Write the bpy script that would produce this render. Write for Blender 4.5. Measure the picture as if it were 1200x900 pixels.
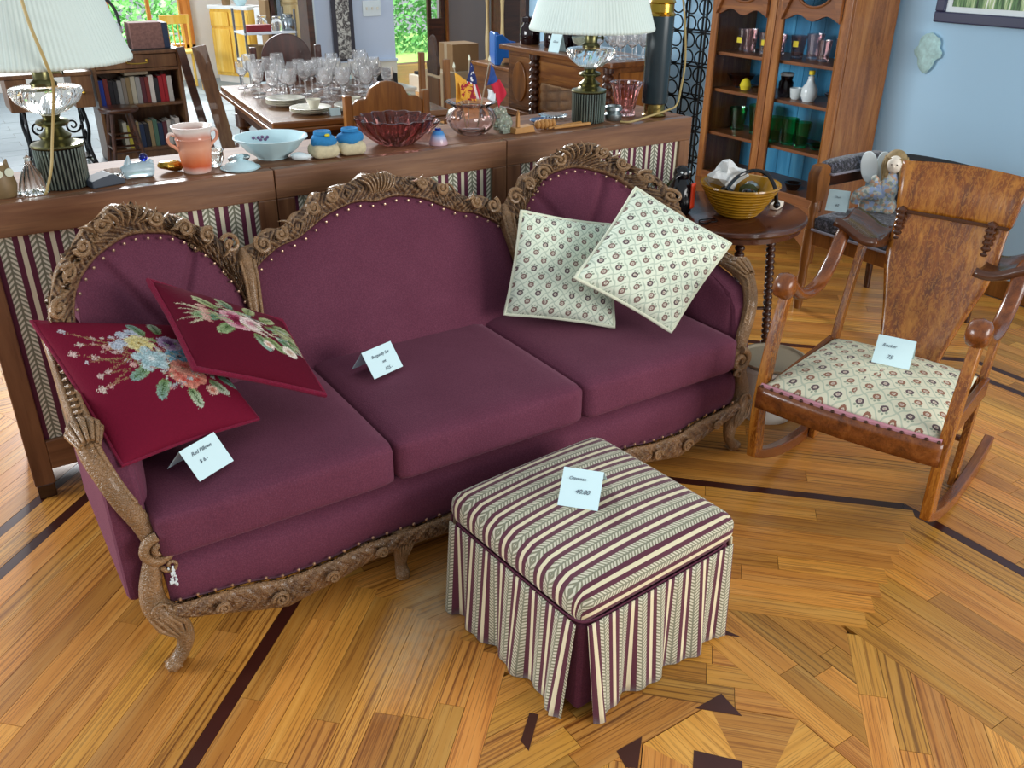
import bpy, math, random
import numpy as np
from mathutils import Vector, Matrix
random.seed(7); rng = np.random.default_rng(7)
PI = math.pi
S = bpy.context.scene
COL = S.collection
for o in list(bpy.data.objects): bpy.data.objects.remove(o)

def lin(h):
    if isinstance(h, str):
        h = h.lstrip('#'); h = [int(h[i:i+2], 16)/255 for i in (0, 2, 4)]
    return tuple((c/12.92 if c <= .04045 else ((c+.055)/1.055)**2.4) for c in h[:3]) + (1.0,)

# ------------------------------------------------------------------ camera
cam = bpy.data.cameras.new('camera'); camo = bpy.data.objects.new('camera', cam); COL.objects.link(camo)
cam.sensor_width = 36; cam.lens = 36*1028/1200; cam.clip_start = .05
R = Matrix(((.835, .243, -.493), (-.55, .382, -.743), (.008, .891, .453)))
q = R.to_quaternion().normalized()
camo.rotation_mode = 'QUATERNION'; camo.rotation_quaternion = q; camo.location = (0, 0, 1.62)
S.camera = camo
S.view_settings.view_transform = 'Standard'; S.view_settings.look = 'None'
S.view_settings.gamma = 1; S.view_settings.exposure = 0.0; S.view_settings.use_curve_mapping = False

# ------------------------------------------------------------------ light
wd = bpy.data.worlds.new('daylight'); S.world = wd; wd.use_nodes = True
bg = wd.node_tree.nodes['Background']; bg.inputs[0].default_value = (.86, .93, 1, 1); bg.inputs[1].default_value = .62
def area(name, loc, target, sx, sy, power, col=(1, 1, 1)):
    l = bpy.data.lights.new(name, 'AREA'); l.shape = 'RECTANGLE'; l.size = sx; l.size_y = sy; l.energy = power; l.color = col
    o = bpy.data.objects.new(name, l); COL.objects.link(o); o.location = loc
    d = Vector(target)-Vector(loc); o.rotation_euler = d.to_track_quat('-Z', 'Y').to_euler(); return o
area('assumed_front_window_light', (3.4, -2.6, 1.7), (1.3, 2.0, .35), 3.2, 1.8, 190, (1, .97, .93))  # window assumed behind the camera from the shadows' direction, unseen and not built
area('assumed_back_light', (5.4, 27, 11.6), (-.2, 2, 0), 5.5, 4, 6500, (.95, .98, 1))  # assumed source added far outside above the back wall, no window stands there
area('left_fill_light', (-6.5, 5.5, 2.6), (4, 3.4, .8), 4.5, 2.2, 620, (.94, .98, 1))  # fill added from the left to brighten the blue wall, no window there
area('garden_fill_light', (2.5, 13.2, 4.5), (3.0, 16, .8), 6, 2, 1500, (1, 1, .95))  # area light added outside to brighten the shrubs
area('kitchen_fill_light', (1.8, 10.8, 3.0), (2.4, 7.5, .6), 2.5, 2, 60, (1, 1, 1))  # area light added over the kitchen to brighten it, no lamp hangs there

# ------------------------------------------------------------------ materials
class NB:
    """small node-tree builder around one Principled shader"""
    def __init__(s, name, rough=.5, metal=0.):
        s.m = bpy.data.materials.new(name); s.m.use_nodes = True; s.t = s.m.node_tree; s.N = s.t.nodes; s.b = s.N['Principled BSDF']
        s.b.inputs['Roughness'].default_value = rough; s.b.inputs['Metallic'].default_value = metal
    def n(s, typ, **k):
        x = s.N.new(typ)
        for a, v in k.items(): setattr(x, a, v)
        return x
    def put(s, sock, v):
        if isinstance(v, bpy.types.NodeSocket): s.t.links.new(v, sock)
        else: sock.default_value = v
    def set(s, name, v): s.put(s.b.inputs[name], v); return s
    def math(s, op, a, b=0., c=0.):
        x = s.n('ShaderNodeMath', operation=op)
        s.put(x.inputs[0], a); s.put(x.inputs[1], b); s.put(x.inputs[2], c); return x.outputs[0]
    def mix(s, f, a, b, mode='MIX'):
        x = s.n('ShaderNodeMix', data_type='RGBA', blend_type=mode)
        s.put(x.inputs['Factor'], f); s.put(x.inputs[6], a); s.put(x.inputs[7], b); return x.outputs[2]
    def co(s, kind='Object'): return s.n('ShaderNodeTexCoord').outputs[kind]
    def map(s, v, scale=(1, 1, 1), rot=(0, 0, 0), loc=(0, 0, 0)):
        x = s.n('ShaderNodeMapping'); s.put(x.inputs[0], v); x.inputs[1].default_value = loc; x.inputs[2].default_value = rot; x.inputs[3].default_value = scale; return x.outputs[0]
    def noise(s, v, scale=5, detail=4, rough=.55, dist=0., out=0):
        x = s.n('ShaderNodeTexNoise'); s.put(x.inputs['Vector'], v); x.inputs['Scale'].default_value = scale; x.inputs['Detail'].default_value = detail
        x.inputs['Roughness'].default_value = rough; x.inputs['Distortion'].default_value = dist; return x.outputs[out]
    def vor(s, v, scale=5, feature='F1', out='Distance'):
        x = s.n('ShaderNodeTexVoronoi', feature=feature); s.put(x.inputs['Vector'], v); x.inputs['Scale'].default_value = scale; return x.outputs[out]
    def ramp(s, f, stops):
        x = s.n('ShaderNodeValToRGB'); s.put(x.inputs[0], f); e = x.color_ramp.elements
        while len(e) < len(stops): e.new(.5)
        for i, (p, c) in enumerate(stops): e[i].position = p; e[i].color = lin(c) if isinstance(c, str) else c
        return x.outputs[0]
    def sep(s, v):
        x = s.n('ShaderNodeSeparateXYZ'); s.put(x.inputs[0], v); return x.outputs
    def bump(s, h, strength=.3, dist=.01):
        x = s.n('ShaderNodeBump'); x.inputs['Strength'].default_value = strength; x.inputs['Distance'].default_value = dist
        s.put(x.inputs['Height'], h); s.put(s.b.inputs['Normal'], x.outputs[0]); return s
    def rand(s): return s.n('ShaderNodeObjectInfo').outputs['Random']

def plain(name, c, rough=.5, metal=0., var=.12, scale=14, bump=0.):
    b = NB(name, rough, metal); L = lin(c); f = b.noise(b.co(), scale, 3)
    lo = tuple(x*(1-var) for x in L[:3])+(1,); hi = tuple(min(1, x*(1+var)) for x in L[:3])+(1,)
    b.set('Base Color', b.mix(f, lo, hi))
    if bump: b.bump(b.noise(b.co(), scale*6, 3), bump, .005)
    return b.m

def wood(name, dark, mid, light, rough=.38, axis=0, scale=1., streak=.5, flake=0.):
    b = NB(name, rough); sc = [14*scale]*3; sc[axis] = 1.3*scale
    v = b.map(b.co(), tuple(sc)); f = b.noise(v, 1.6, 6, .6, .6)
    c = b.ramp(f, [(.28, dark), (.5, mid), (.74, light)])
    sc2 = [90*scale]*3; sc2[axis] = 3*scale
    g = b.noise(b.map(b.co(), tuple(sc2)), 1.2, 3)
    c = b.mix(b.math('MULTIPLY', b.math('GREATER_THAN', g, .58), streak), c, lin(dark))
    if flake:
        sc3 = [75]*3; sc3[axis] = 24
        w = b.noise(b.map(b.co(), tuple(sc3)), 1.0, 3, .6, 2.2)
        c = b.mix(b.math('MULTIPLY', b.math('GREATER_THAN', w, .53), flake), c, lin(light))
    b.set('Base Color', c); b.bump(g, .12, .004); b.set('Coat Weight', .15)
    return b.m

MT = {}
def velvet(name, c, c2, rough=.85):
    b = NB(name, rough); v = b.co()
    f = b.noise(v, 7, 3); g = b.noise(v, 260, 2)
    k = b.mix(f, lin(c), lin(c2)); k = b.mix(b.math('MULTIPLY', b.math('GREATER_THAN', g, .5), .22), k, lin('#35142a')); k = b.mix(b.math('MULTIPLY', b.math('GREATER_THAN', b.noise(v, 420, 1), .64), .10), k, lin('#a5788f')); b.set('Specular IOR Level', .2)
    b.set('Base Color', k); b.set('Sheen Weight', .38); b.set('Sheen Roughness', .4); b.set('Sheen Tint', lin('#a97f90'))
    b.bump(b.noise(b.map(v, (1, 1, .4)), 320, 2), .35, .003); return b.m
MT['velvet'] = velvet('plum_velvet', '#5f2d3f', '#723c4f')
MT['velvet_dark'] = velvet('plum_velvet_side', '#6a2b49', '#7b3656')
MT['burgundy'] = velvet('burgundy_velvet', '#6f0e2a', '#7d1635')

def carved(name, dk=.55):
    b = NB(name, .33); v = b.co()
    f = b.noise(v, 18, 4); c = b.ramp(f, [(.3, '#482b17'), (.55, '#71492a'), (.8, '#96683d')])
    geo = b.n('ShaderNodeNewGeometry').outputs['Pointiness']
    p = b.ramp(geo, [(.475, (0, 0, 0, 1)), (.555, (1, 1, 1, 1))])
    c = b.mix(p, b.mix(dk, c, lin('#1b0e06')), b.mix(.42, c, lin('#b8956a')))  # occlusion-like shade painted into the recesses, worn ridges lighter
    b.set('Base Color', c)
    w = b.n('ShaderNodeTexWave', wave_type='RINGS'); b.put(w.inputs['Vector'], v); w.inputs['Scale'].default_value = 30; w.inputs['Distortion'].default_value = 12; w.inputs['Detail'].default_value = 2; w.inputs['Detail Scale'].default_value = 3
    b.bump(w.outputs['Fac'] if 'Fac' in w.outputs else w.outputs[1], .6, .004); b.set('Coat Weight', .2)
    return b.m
MT['carved'] = carved('carved_walnut'); MT['carved_rail'] = carved('carved_walnut_rail', .25)

def stripes(name, v_rep=60., cols=('#54182f', '#dcd2ae', '#7e7c63', '#cbc7b0')):
    """woven stripe fabric: u counts stripe repeats, v runs along the stripe"""
    b = NB(name, .75); u, v, _ = b.sep(b.co('UV')); f = b.math('FRACT', u)
    def band(a, c): return b.math('MULTIPLY', b.math('GREATER_THAN', f, a), b.math('LESS_THAN', f, c))
    mar = b.math('ADD', band(0, .19), band(.35, .54))
    cz = b.math('ABSOLUTE', b.math('SUBTRACT', f, .765))
    chev = b.math('GREATER_THAN', b.math('FRACT', b.math('ADD', b.math('MULTIPLY', v, v_rep), b.math('MULTIPLY', cz, 5.))), .52)
    wide = b.math('GREATER_THAN', f, .53)
    line = b.math('LESS_THAN', cz, .035)
    c = b.mix(chev, lin(cols[3]), lin(cols[2])); c = b.mix(line, c, lin('#7d7d68'))
    c = b.mix(wide, lin(cols[1]), c); c = b.mix(mar, c, lin(cols[0]))
    b.set('Base Color', c); b.set('Sheen Weight', .15); b.bump(b.noise(b.co(), 300, 2), .25, .002); return b.m
MT['stripe'] = stripes('striped_damask', 105)
MT['stripe_panel'] = stripes('striped_panel_cloth', 62, ('#5d1c38', '#e0d9bc', '#83866e', '#e6e3d0'))

def roseprint(name, base='#d7e6d2', base2='#e9eed9', n=1., tint='#80665e'):
    b = NB(name, .8); uv = b.map(b.co('UV'), (n, n, 1), (0, 0, PI/4)); u, v, _ = b.sep(uv)
    fu = b.math('SUBTRACT', b.math('FRACT', u), .5); fv = b.math('SUBTRACT', b.math('FRACT', v), .5)
    wob = b.math('MULTIPLY', b.math('SINE', b.math('MULTIPLY', b.math('ADD', u, v), 6.283)), .05)
    au = b.math('ABSOLUTE', b.math('ADD', fu, wob)); av = b.math('ABSOLUTE', b.math('SUBTRACT', fv, wob))
    latt = b.math('GREATER_THAN', b.math('MAXIMUM', au, av), .452)
    def dist(x, y): 
        a = b.math('SUBTRACT', fu, x); c = b.math('SUBTRACT', fv, y)
        return b.math('SQRT', b.math('ADD', b.math('MULTIPLY', a, a), b.math('MULTIPLY', c, c)))
    d0 = b.math('ADD', dist(-.04, .04), b.math('MULTIPLY', b.math('SUBTRACT', b.noise(uv, 9, 2), .5), .12))
    ring = b.math('MULTIPLY', b.math('LESS_THAN', d0, .235), b.math('GREATER_THAN', d0, .11))
    leaf = b.math('MAXIMUM', b.math('LESS_THAN', dist(.27, .0), .085), b.math('MAXIMUM', b.math('LESS_THAN', dist(.02, -.29), .085), b.math('LESS_THAN', dist(.22, -.22), .07)))
    dot = b.math('LESS_THAN', d0, .08)
    cell = b.math('FRACT', b.math('MULTIPLY', b.math('ADD', b.math('FLOOR', u), b.math('MULTIPLY', b.math('FLOOR', v), 2)), .3334))
    rc = b.mix(b.math('GREATER_THAN', cell, .5), lin(tint), lin('#5d4a4e'))
    c = b.mix(b.noise(b.co(), 12, 3), lin(base), lin(base2)); c = b.mix(b.math('MULTIPLY', latt, .45), c, lin('#7d9a86'))
    c = b.mix(b.math('MULTIPLY', leaf, .8), c, lin('#7a8a76')); c = b.mix(ring, c, rc); c = b.mix(dot, c, lin('#b59a90'))
    b.set('Base Color', c); b.bump(b.noise(b.co(), 260, 2), .2, .002); return b.m
MT['rose'] = roseprint('rose_lattice_print', n=9)
MT['rose_seat'] = roseprint('rose_lattice_seat', '#cfcdb0', '#dcd8c0', n=9, tint='#8d5f4a')
MT['cream_cloth'] = plain('cream_cord', '#d9ddc6', .85)

def attrmat(name, attr, rough=.85, bump=.3):
    b = NB(name, rough); a = b.n('ShaderNodeAttribute', attribute_name=attr)
    w = b.noise(b.co(), 220, 2); b.set('Base Color', b.mix(b.math('MULTIPLY', w, .25), a.outputs['Color'], (0.02, .005, .01, 1)))
    b.bump(w, bump, .003); b.set('Specular IOR Level', .12); return b.m
MT['needlepoint'] = attrmat('needlepoint_wool', 'paint')

def floorwood(name):
    b = NB(name, .3); uv = b.co('UV'); a = b.n('ShaderNodeAttribute', attribute_name='tint')
    tr, tg, tb = b.sep(a.outputs['Color'])
    f = b.noise(b.map(uv, (1.1, 17, 1)), 1.5, 5, .62, .8)
    g = b.noise(b.map(uv, (4, 250, 1)), 1.0, 2, .5, .4)
    cath = b.n('ShaderNodeTexWave', wave_type='BANDS', bands_direction='Y'); b.put(cath.inputs['Vector'], b.map(uv, (.55, 9, 1))); cath.inputs['Scale'].default_value = 1.6; cath.inputs['Distortion'].default_value = 7; cath.inputs['Detail'].default_value = 2.5; cath.inputs['Detail Scale'].default_value = 1.2
    cl = b.math('POWER', cath.outputs[1], 9.)
    c = b.ramp(f, [(.22, '#b97a33'), (.5, '#cf9344'), (.78, '#dda95c')])
    c = b.mix(b.math('MULTIPLY', b.math('MULTIPLY', cl, tg), .95), c, lin('#643510'))
    c = b.mix(b.math('MULTIPLY', b.math('GREATER_THAN', g, .57), .5), c, lin('#7d491d'))
    h = b.n('ShaderNodeHueSaturation'); b.put(h.inputs['Color'], c); h.inputs['Saturation'].default_value = 1.02
    b.put(h.inputs['Value'], b.math('ADD', .68, b.math('MULTIPLY', tr, .45)))
    b.put(h.inputs['Hue'], b.math('ADD', .489, b.math('MULTIPLY', tb, .014)))
    # worn milky scuff where the finish has gone, near the sofa's middle leg
    gp = b.n('ShaderNodeNewGeometry').outputs['Position']; px, py, _ = b.sep(gp)
    dx = b.math('SUBTRACT', px, .80); dy = b.math('SUBTRACT', py, 1.62)
    al = b.math('ADD', b.math('MULTIPLY', dx, .72), b.math('MULTIPLY', dy, .69)); ac = b.math('SUBTRACT', b.math('MULTIPLY', dy, .72), b.math('MULTIPLY', dx, .69))
    dd = b.math('SQRT', b.math('ADD', b.math('MULTIPLY', b.math('MULTIPLY', al, al), 8.), b.math('MULTIPLY', b.math('MULTIPLY', ac, ac), 70.)))
    wear = b.math('MULTIPLY', b.math('SUBTRACT', 1., b.math('MINIMUM', dd, 1.)), b.math('MULTIPLY', b.noise(gp, 26, 4), 1.3))
    c2 = b.mix(b.math('MINIMUM', b.math('MAXIMUM', wear, 0.), .55), h.outputs[0], lin('#c9b695'))
    b.set('Base Color', c2); b.set('Roughness', b.math('ADD', .24, b.math('MULTIPLY', g, .16))); b.bump(g, .08, .002)
    return b.m
MT['oak'] = floorwood('oak_floor'); MT['walnut_inlay'] = plain('walnut_inlay', '#3e1a12', .3, var=.3)
MT['subfloor'] = plain('floor_joint', '#4d2f16', .6)
MT['panelwood'] = wood('divider_wood', '#5a3722', '#7b5236', '#946a47', .4, 0, .8, .25)
MT['ledgewood'] = wood('ledge_wood', '#5a3722', '#7b5236', '#946a47', .62, 0, .8, .25); MT['ledgewood'].node_tree.nodes['Principled BSDF'].inputs['Coat Weight'].default_value = 0; MT['ledgewood'].node_tree.nodes['Principled BSDF'].inputs['Specular IOR Level'].default_value = .25
MT['panelwood_v'] = wood('divider_post_wood', '#5a3722', '#7b5236', '#946a47', .4, 2, .8, .25)
MT['rocker'] = wood('rocker_oak', '#52280c', '#87490f', '#b87a2c', .27, 2, 1., .35, .4)
MT['rocker_x'] = wood('rocker_oak_rail', '#4a230c', '#703a14', '#8f5424', .27, 0, 1., .3, .15)
MT['rocker_dark'] = wood('rocker_dark_oak', '#2e170b', '#4a2916', '#613820', .22, 1, 1., .2)
MT['cab'] = wood('cabinet_oak', '#6b3c18', '#92592a', '#b07a42', .35, 2, 1., .4, .2)
MT['cab_h'] = wood('cabinet_oak_shelf', '#5c3315', '#7d4a24', '#96602f', .4, 1, 1., .3)
MT['cab_in'] = wood('cabinet_inside', '#3c2311', '#553319', '#6a4321', .5, 2, 1., .3)
MT['darkwood'] = wood('dark_walnut', '#26120a', '#3d2012', '#55301c', .28, 0, 1., .2)
MT['tabletop'] = wood('mahogany_top', '#38190d', '#552b18', '#6d3e24', .2, 0, 1., .2)
MT['diningwood'] = wood('dining_oak', '#4a2a12', '#6d421e', '#8a5a2c', .25, 0, 1., .25)
MT['chairwood'] = wood('chair_oak', '#5e3616', '#845223', '#a06c33', .3, 2, 1., .25)
MT['redwood'] = wood('dark_red_chair', '#2a0f0b', '#431a13', '#57261b', .3, 2, 1., .2)
MT['sidewood'] = wood('sideboard_oak', '#4a2712', '#6f431f', '#8f602f', .35, 1, 1., .35)
MT['bookwood'] = wood('bookcase_wood', '#4c2f1a', '#6b472b', '#83603d', .4, 2, 1., .25)
MT['blackiron'] = plain('black_iron', '#0c0c0e', .4, .6)
MT['brass'] = plain('aged_brass', '#8d7b49', .25, 1.)
MT['gold'] = plain('polished_brass', '#b08d3c', .2, 1.)
MT['bronze'] = plain('bronze_collar', '#6d6a48', .28, .95)
MT['ribbed'] = plain('dark_green_enamel', '#6f7a72', .3, .85)
MT['column_dark'] = plain('dark_slate_enamel', '#26343a', .25, .1)
MT['shade'] = plain('pleated_shade_silk', '#d6e4dd', .8, var=.03)
MT['cord'] = plain('tan_cord', '#b29c64', .5)
MT['silver'] = plain('pewter', '#9da6a8', .3, .9)
MT['white'] = plain('white_ceramic', '#dfeaec', .2, var=.04)
MT['paper'] = plain('card_paper', '#d4f0f4', .8, var=.02)
MT['ink'] = plain('pencil_ink', '#4c5866', .7)
MT['black'] = plain('gloss_black', '#0a0b0e', .12)
MT['matteblack'] = plain('matte_black', '#121214', .6)
MT['wallblue'] = plain('pale_blue_paint', '#a9d0ea', .7, var=.025, scale=3)
MT['walllight'] = plain('pale_grey_blue_paint', '#c3d0e2', .8, var=.02, scale=3)
MT['wallwhite'] = plain('white_plaster', '#e9e5de', .85, var=.03, scale=3)
MT['wallgrey'] = plain('grey_paint', '#85868a', .8, var=.04, scale=2)
MT['cream'] = plain('cream_paint', '#d8d3c3', .7, var=.04)
MT['tile'] = plain('white_stone_tile', '#95a3ab', .5, var=.14, scale=6)
MT['grout'] = plain('tile_grout', '#7d7c76', .8)
MT['rug'] = plain('tan_rug', '#b98a50', .9, var=.2, scale=30)
MT['darkrug'] = plain('dark_grey_mat', '#2b2d30', .9)
MT['yellowcab'] = wood('yellow_pine', '#d89c28', '#efc14e', '#f7d982', .4, 2, .6, .1)
MT['orangetrim'] = wood('orange_pine_trim', '#b5651d', '#d98534', '#e9a256', .4, 2, .8, .15)
MT['appliance'] = plain('white_enamel', '#e6ebee', .25, var=.03)
MT['steel'] = plain('steel', '#9aa2a6', .25, 1.)
MT['mustard'] = plain('mustard_glaze', '#a8791a', .12, var=.2, scale=20)
MT['orangeplastic'] = plain('orange_red', '#d8401f', .35)
MT['olive'] = plain('olive_cloth', '#3a3f14', .8)
MT['blueplastic'] = plain('blue_plastic', '#1565b8', .35)
MT['cardboard'] = plain('cardboard', '#8a6d4a', .8)
def plush(name):
    b = NB(name, .95); v = b.co(); f = b.noise(v, 75, 3, .6, .5); b.set('Base Color', b.ramp(f, [(.35, '#0d0d12'), (.52, '#2b2b35'), (.66, '#6d6d7c')])); b.bump(f, .8, .01); b.set('Sheen Weight', .3); return b.m
MT['fur'] = plush('charcoal_plush')
MT['furtrim'] = plain('pale_plush_edge', '#8d8a95', .95, var=.3, scale=60)
MT['gimp'] = plain('pink_gimp_braid', '#b9808a', .85)
MT['nail'] = plain('nail_heads', '#c9a98f', .3, .8)
MT['darknail'] = plain('dark_nail_heads', '#4b352a', .35, .8)
MT['pail'] = plain('white_plastic', '#e4e6e2', .4, var=.03)
MT['tan'] = plain('beige_lid', '#a5957b', .6)
MT['skin'] = plain('pale_ceramic', '#eadfce', .4)

def glass(name, c='#ffffff', rough=.02, tr=1., ior=1.45):
    b = NB(name, rough); b.set('Base Color', lin(c)); b.set('Transmission Weight', tr); b.set('IOR', ior); return b.m
MT['glass'] = glass('clear_glass', '#ffffff', .02, .9); MT['pinkglass'] = glass('pink_glass', '#e9c3c3'); MT['redglass'] = glass('ruby_pressed_glass', '#b87f7c', .06)
MT['greenglass'] = glass('green_glass', '#4fc47c', .02, 1.); MT['darkglass'] = glass('dark_amethyst_glass', '#3a1418', .05); MT['milkglass'] = glass('pale_pressed_glass', '#cfd8c8', .15, .7)
def pane(name):
    b = NB(name, .0); mx = b.n('ShaderNodeMixShader'); tr = b.n('ShaderNodeBsdfTransparent'); gl = b.n('ShaderNodeBsdfGlossy'); gl.inputs['Roughness'].default_value = .02
    fr = b.n('ShaderNodeFresnel'); fr.inputs[0].default_value = 1.12; b.put(mx.inputs[0], fr.outputs[0])
    b.t.links.new(tr.outputs[0], mx.inputs[1]); b.t.links.new(gl.outputs[0], mx.inputs[2]); b.t.links.new(mx.outputs[0], b.N['Material Output'].inputs['Surface']); return b.m
MT['pane'] = pane('window_glass')

# ------------------------------------------------------------------ geometry helpers
def cr(pts, n=8, closed=False):
    """Catmull-Rom through the points"""
    P = [np.array(p, float) for p in pts]; out = []; m = len(P)
    for i in range(m if closed else m-1):
        if closed: a, b, c, d = P[i-1], P[i], P[(i+1) % m], P[(i+2) % m]
        else: a, b, c, d = P[max(i-1, 0)], P[i], P[i+1], P[min(i+2, m-1)]
        for k in range(n):
            t = k/n; out.append(.5*((2*b)+(c-a)*t+(2*a-5*b+4*c-d)*t*t+(3*b-a-3*c+d)*t**3))
    if not closed: out.append(P[-1])
    return out

class G:
    def __init__(s): s.v = []; s.f = []; s.uv = []; s.c = []
    def add(s, V, F, uv=None, col=None):
        k = len(s.v); s.v += [tuple(map(float, p)) for p in V]; s.f += [[i+k for i in f] for f in F]
        s.uv += list(uv) if uv is not None else [(0., 0.)]*len(V); s.c += list(col) if col is not None else [(1, 1, 1)]*len(V); return s
    def box(s, x0, x1, y0, y1, z0, z1):
        V = [(x, y, z) for z in (z0, z1) for y in (y0, y1) for x in (x0, x1)]
        return s.add(V, [(0, 2, 3, 1), (4, 5, 7, 6), (0, 1, 5, 4), (2, 6, 7, 3), (0, 4, 6, 2), (1, 3, 7, 5)])
    def obox(s, c, size, M):
        g = G(); a, b, d = [x/2 for x in size]; g.box(-a, a, -b, b, -d, d); return s.merge(g, Matrix.Translation(c) @ M.to_4x4())
    def merge(s, g, M=None):
        V = [M @ Vector(p) for p in g.v] if M is not None else g.v
        return s.add(V, g.f, g.uv, g.c)
    def rbox(s, c, size, r, n=7, crown=0., crown_side=0.):
        h = [x/2 for x in size]; idx = {}; V = []; F = []
        ax = [np.linspace(-1, 1, n) for _ in range(3)]
        def vid(i, j, k):
            if (i, j, k) in idx: return idx[i, j, k]
            p = np.array([ax[0][i]*h[0], ax[1][j]*h[1], ax[2][k]*h[2]])
            e = [min(r, x) for x in h]; inn = np.array([max(-(h[a]-e[a]), min(h[a]-e[a], p[a])) for a in range(3)])
            d = p-inn; L = np.linalg.norm(d)
            if L > 1e-9: p = inn+d/L*r
            u, v, w = p[0]/h[0], p[1]/h[1], p[2]/h[2]
            if crown and k > n//2: p[2] += crown*max(0, (1-u*u))**.7*max(0, (1-v*v))**.7
            if crown_side: p[0] += crown_side*u*(1-v*v)*(1-w*w); p[1] += crown_side*v*(1-u*u)*(1-w*w)
            idx[i, j, k] = len(V); V.append(p+np.array(c)); return idx[i, j, k]
        for a in range(n-1):
            for b in range(n-1):
                for k, fl in ((0, 1), (n-1, 0)):
                    for q in (((a, b, k), (a+1, b, k), (a+1, b+1, k), (a, b+1, k)), ((a, k, b), (a, k, b+1), (a+1, k, b+1), (a+1, k, b)), ((k, a, b), (k, a+1, b), (k, a+1, b+1), (k, a, b+1))):
                        f = [vid(*x) for x in q]; F.append(f[::-1] if fl else f)
        return s.add(V, F, [(p[0], p[1]) for p in V])
    def lathe(s, prof, seg=24, c=(0, 0, 0), flute=0, amp=0., M=None):
        V = []; F = []; n = len(prof)
        for i in range(seg):
            a = 2*PI*i/seg; k = 1+amp*math.cos(flute*a) if flute else 1
            for r, z in prof: V.append((c[0]+r*k*math.cos(a), c[1]+r*k*math.sin(a), c[2]+z))
        for i in range(seg):
            j = (i+1) % seg
            for t in range(n-1): F.append((i*n+t, j*n+t, j*n+t+1, i*n+t+1))
        if prof[0][0] > 1e-6: F.append([i*n for i in range(seg)][::-1])
        if prof[-1][0] > 1e-6: F.append([i*n+n-1 for i in range(seg)])
        if M is not None: V = [M @ Vector(p) for p in V]
        return s.add(V, F)
    def tube(s, path, rad, seg=8, flat=1., up=None, closed=False, cap=True):
        P = [np.array(p, float) for p in path]; n = len(P); V = []; F = []
        rr = [rad]*n if np.isscalar(rad) else list(np.interp(np.linspace(0, 1, n), np.linspace(0, 1, len(rad)), rad))
        T = []
        for i in range(n):
            a = P[(i-1) % n] if closed else P[max(i-1, 0)]; b = P[(i+1) % n] if closed else P[min(i+1, n-1)]
            t = b-a; T.append(t/(np.linalg.norm(t)+1e-12))
        x = np.array(up if up is not None else ((0, 0, 1) if abs(T[0][2]) < .9 else (1, 0, 0)), float)
        for i in range(n):
            if up is not None: x = np.array(up, float)
            x = x-T[i]*x.dot(T[i]); x /= np.linalg.norm(x)+1e-12; y = np.cross(T[i], x)
            for k in range(seg):
                a = 2*PI*k/seg; V.append(P[i]+x*math.cos(a)*rr[i]*flat+y*math.sin(a)*rr[i])
        for i in range(n if closed else n-1):
            j = (i+1) % n
            for k in range(seg): F.append((i*seg+k, i*seg+(k+1) % seg, j*seg+(k+1) % seg, j*seg+k))
        if cap and not closed: F += [list(range(seg))[::-1], [(n-1)*seg+k for k in range(seg)]]
        return s.add(V, F)
    def prism(s, poly, a, b, plane='xy'):
        """extrude a 2-D outline between a and b along the third axis"""
        def m(p, h): return {'xy': (p[0], p[1], h), 'xz': (p[0], h, p[1]), 'yz': (h, p[0], p[1])}[plane]
        n = len(poly); V = [m(p, a) for p in poly]+[m(p, b) for p in poly]
        F = [list(range(n))[::-1], list(range(n, 2*n))]+[(i, (i+1) % n, n+(i+1) % n, n+i) for i in range(n)]
        return s.add(V, F)
    def grid(s, fn, nu, nv, skip=None, uvf=None, colf=None, cu=False):
        V = []; U = []; C = []; F = []
        for i in range(nu+1):
            for j in range(nv+1):
                u, v = i/nu, j/nv; V.append(fn(u, v)); U.append(uvf(u, v) if uvf else (u, v)); C.append(colf(u, v) if colf else (1, 1, 1))
        for i in range(nu):
            for j in range(nv):
                if skip and skip((i+.5)/nu, (j+.5)/nv): continue
                a = i*(nv+1)+j; F.append((a, a+nv+1, a+nv+2, a+1))
        return s.add(V, F, U, C)
    def ball(s, c, r, seg=12, sc=(1, 1, 1)):
        V = []; F = []; n = seg//2+1
        for i in range(seg):
            for j in range(n+1):
                t = PI*j/n; V.append((c[0]+r*sc[0]*math.sin(t)*math.cos(2*PI*i/seg), c[1]+r*sc[1]*math.sin(t)*math.sin(2*PI*i/seg), c[2]+r*sc[2]*math.cos(t)))
        for i in range(seg):
            for j in range(n): F.append((i*(n+1)+j, i*(n+1)+j+1, ((i+1) % seg)*(n+1)+j+1, ((i+1) % seg)*(n+1)+j))
        return s.add(V, F)
    def spiral(s, c, r0, turns, rad, plane='xz', sgn=1, a0=0., seg=6, n=26, z=0.):
        pts = []; 
        for i in range(n+1):
            t = i/n; a = a0+sgn*turns*2*PI*t; r = r0*(1-t*.85); p = (r*math.cos(a), r*math.sin(a))
            pts.append({'xz': (c[0]+p[0], c[1], c[2]+p[1]), 'xy': (c[0]+p[0], c[1]+p[1], c[2]), 'yz': (c[0], c[1]+p[0], c[2]+p[1])}[plane])
        return s.tube(pts, [rad, rad*.6], seg)
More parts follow.
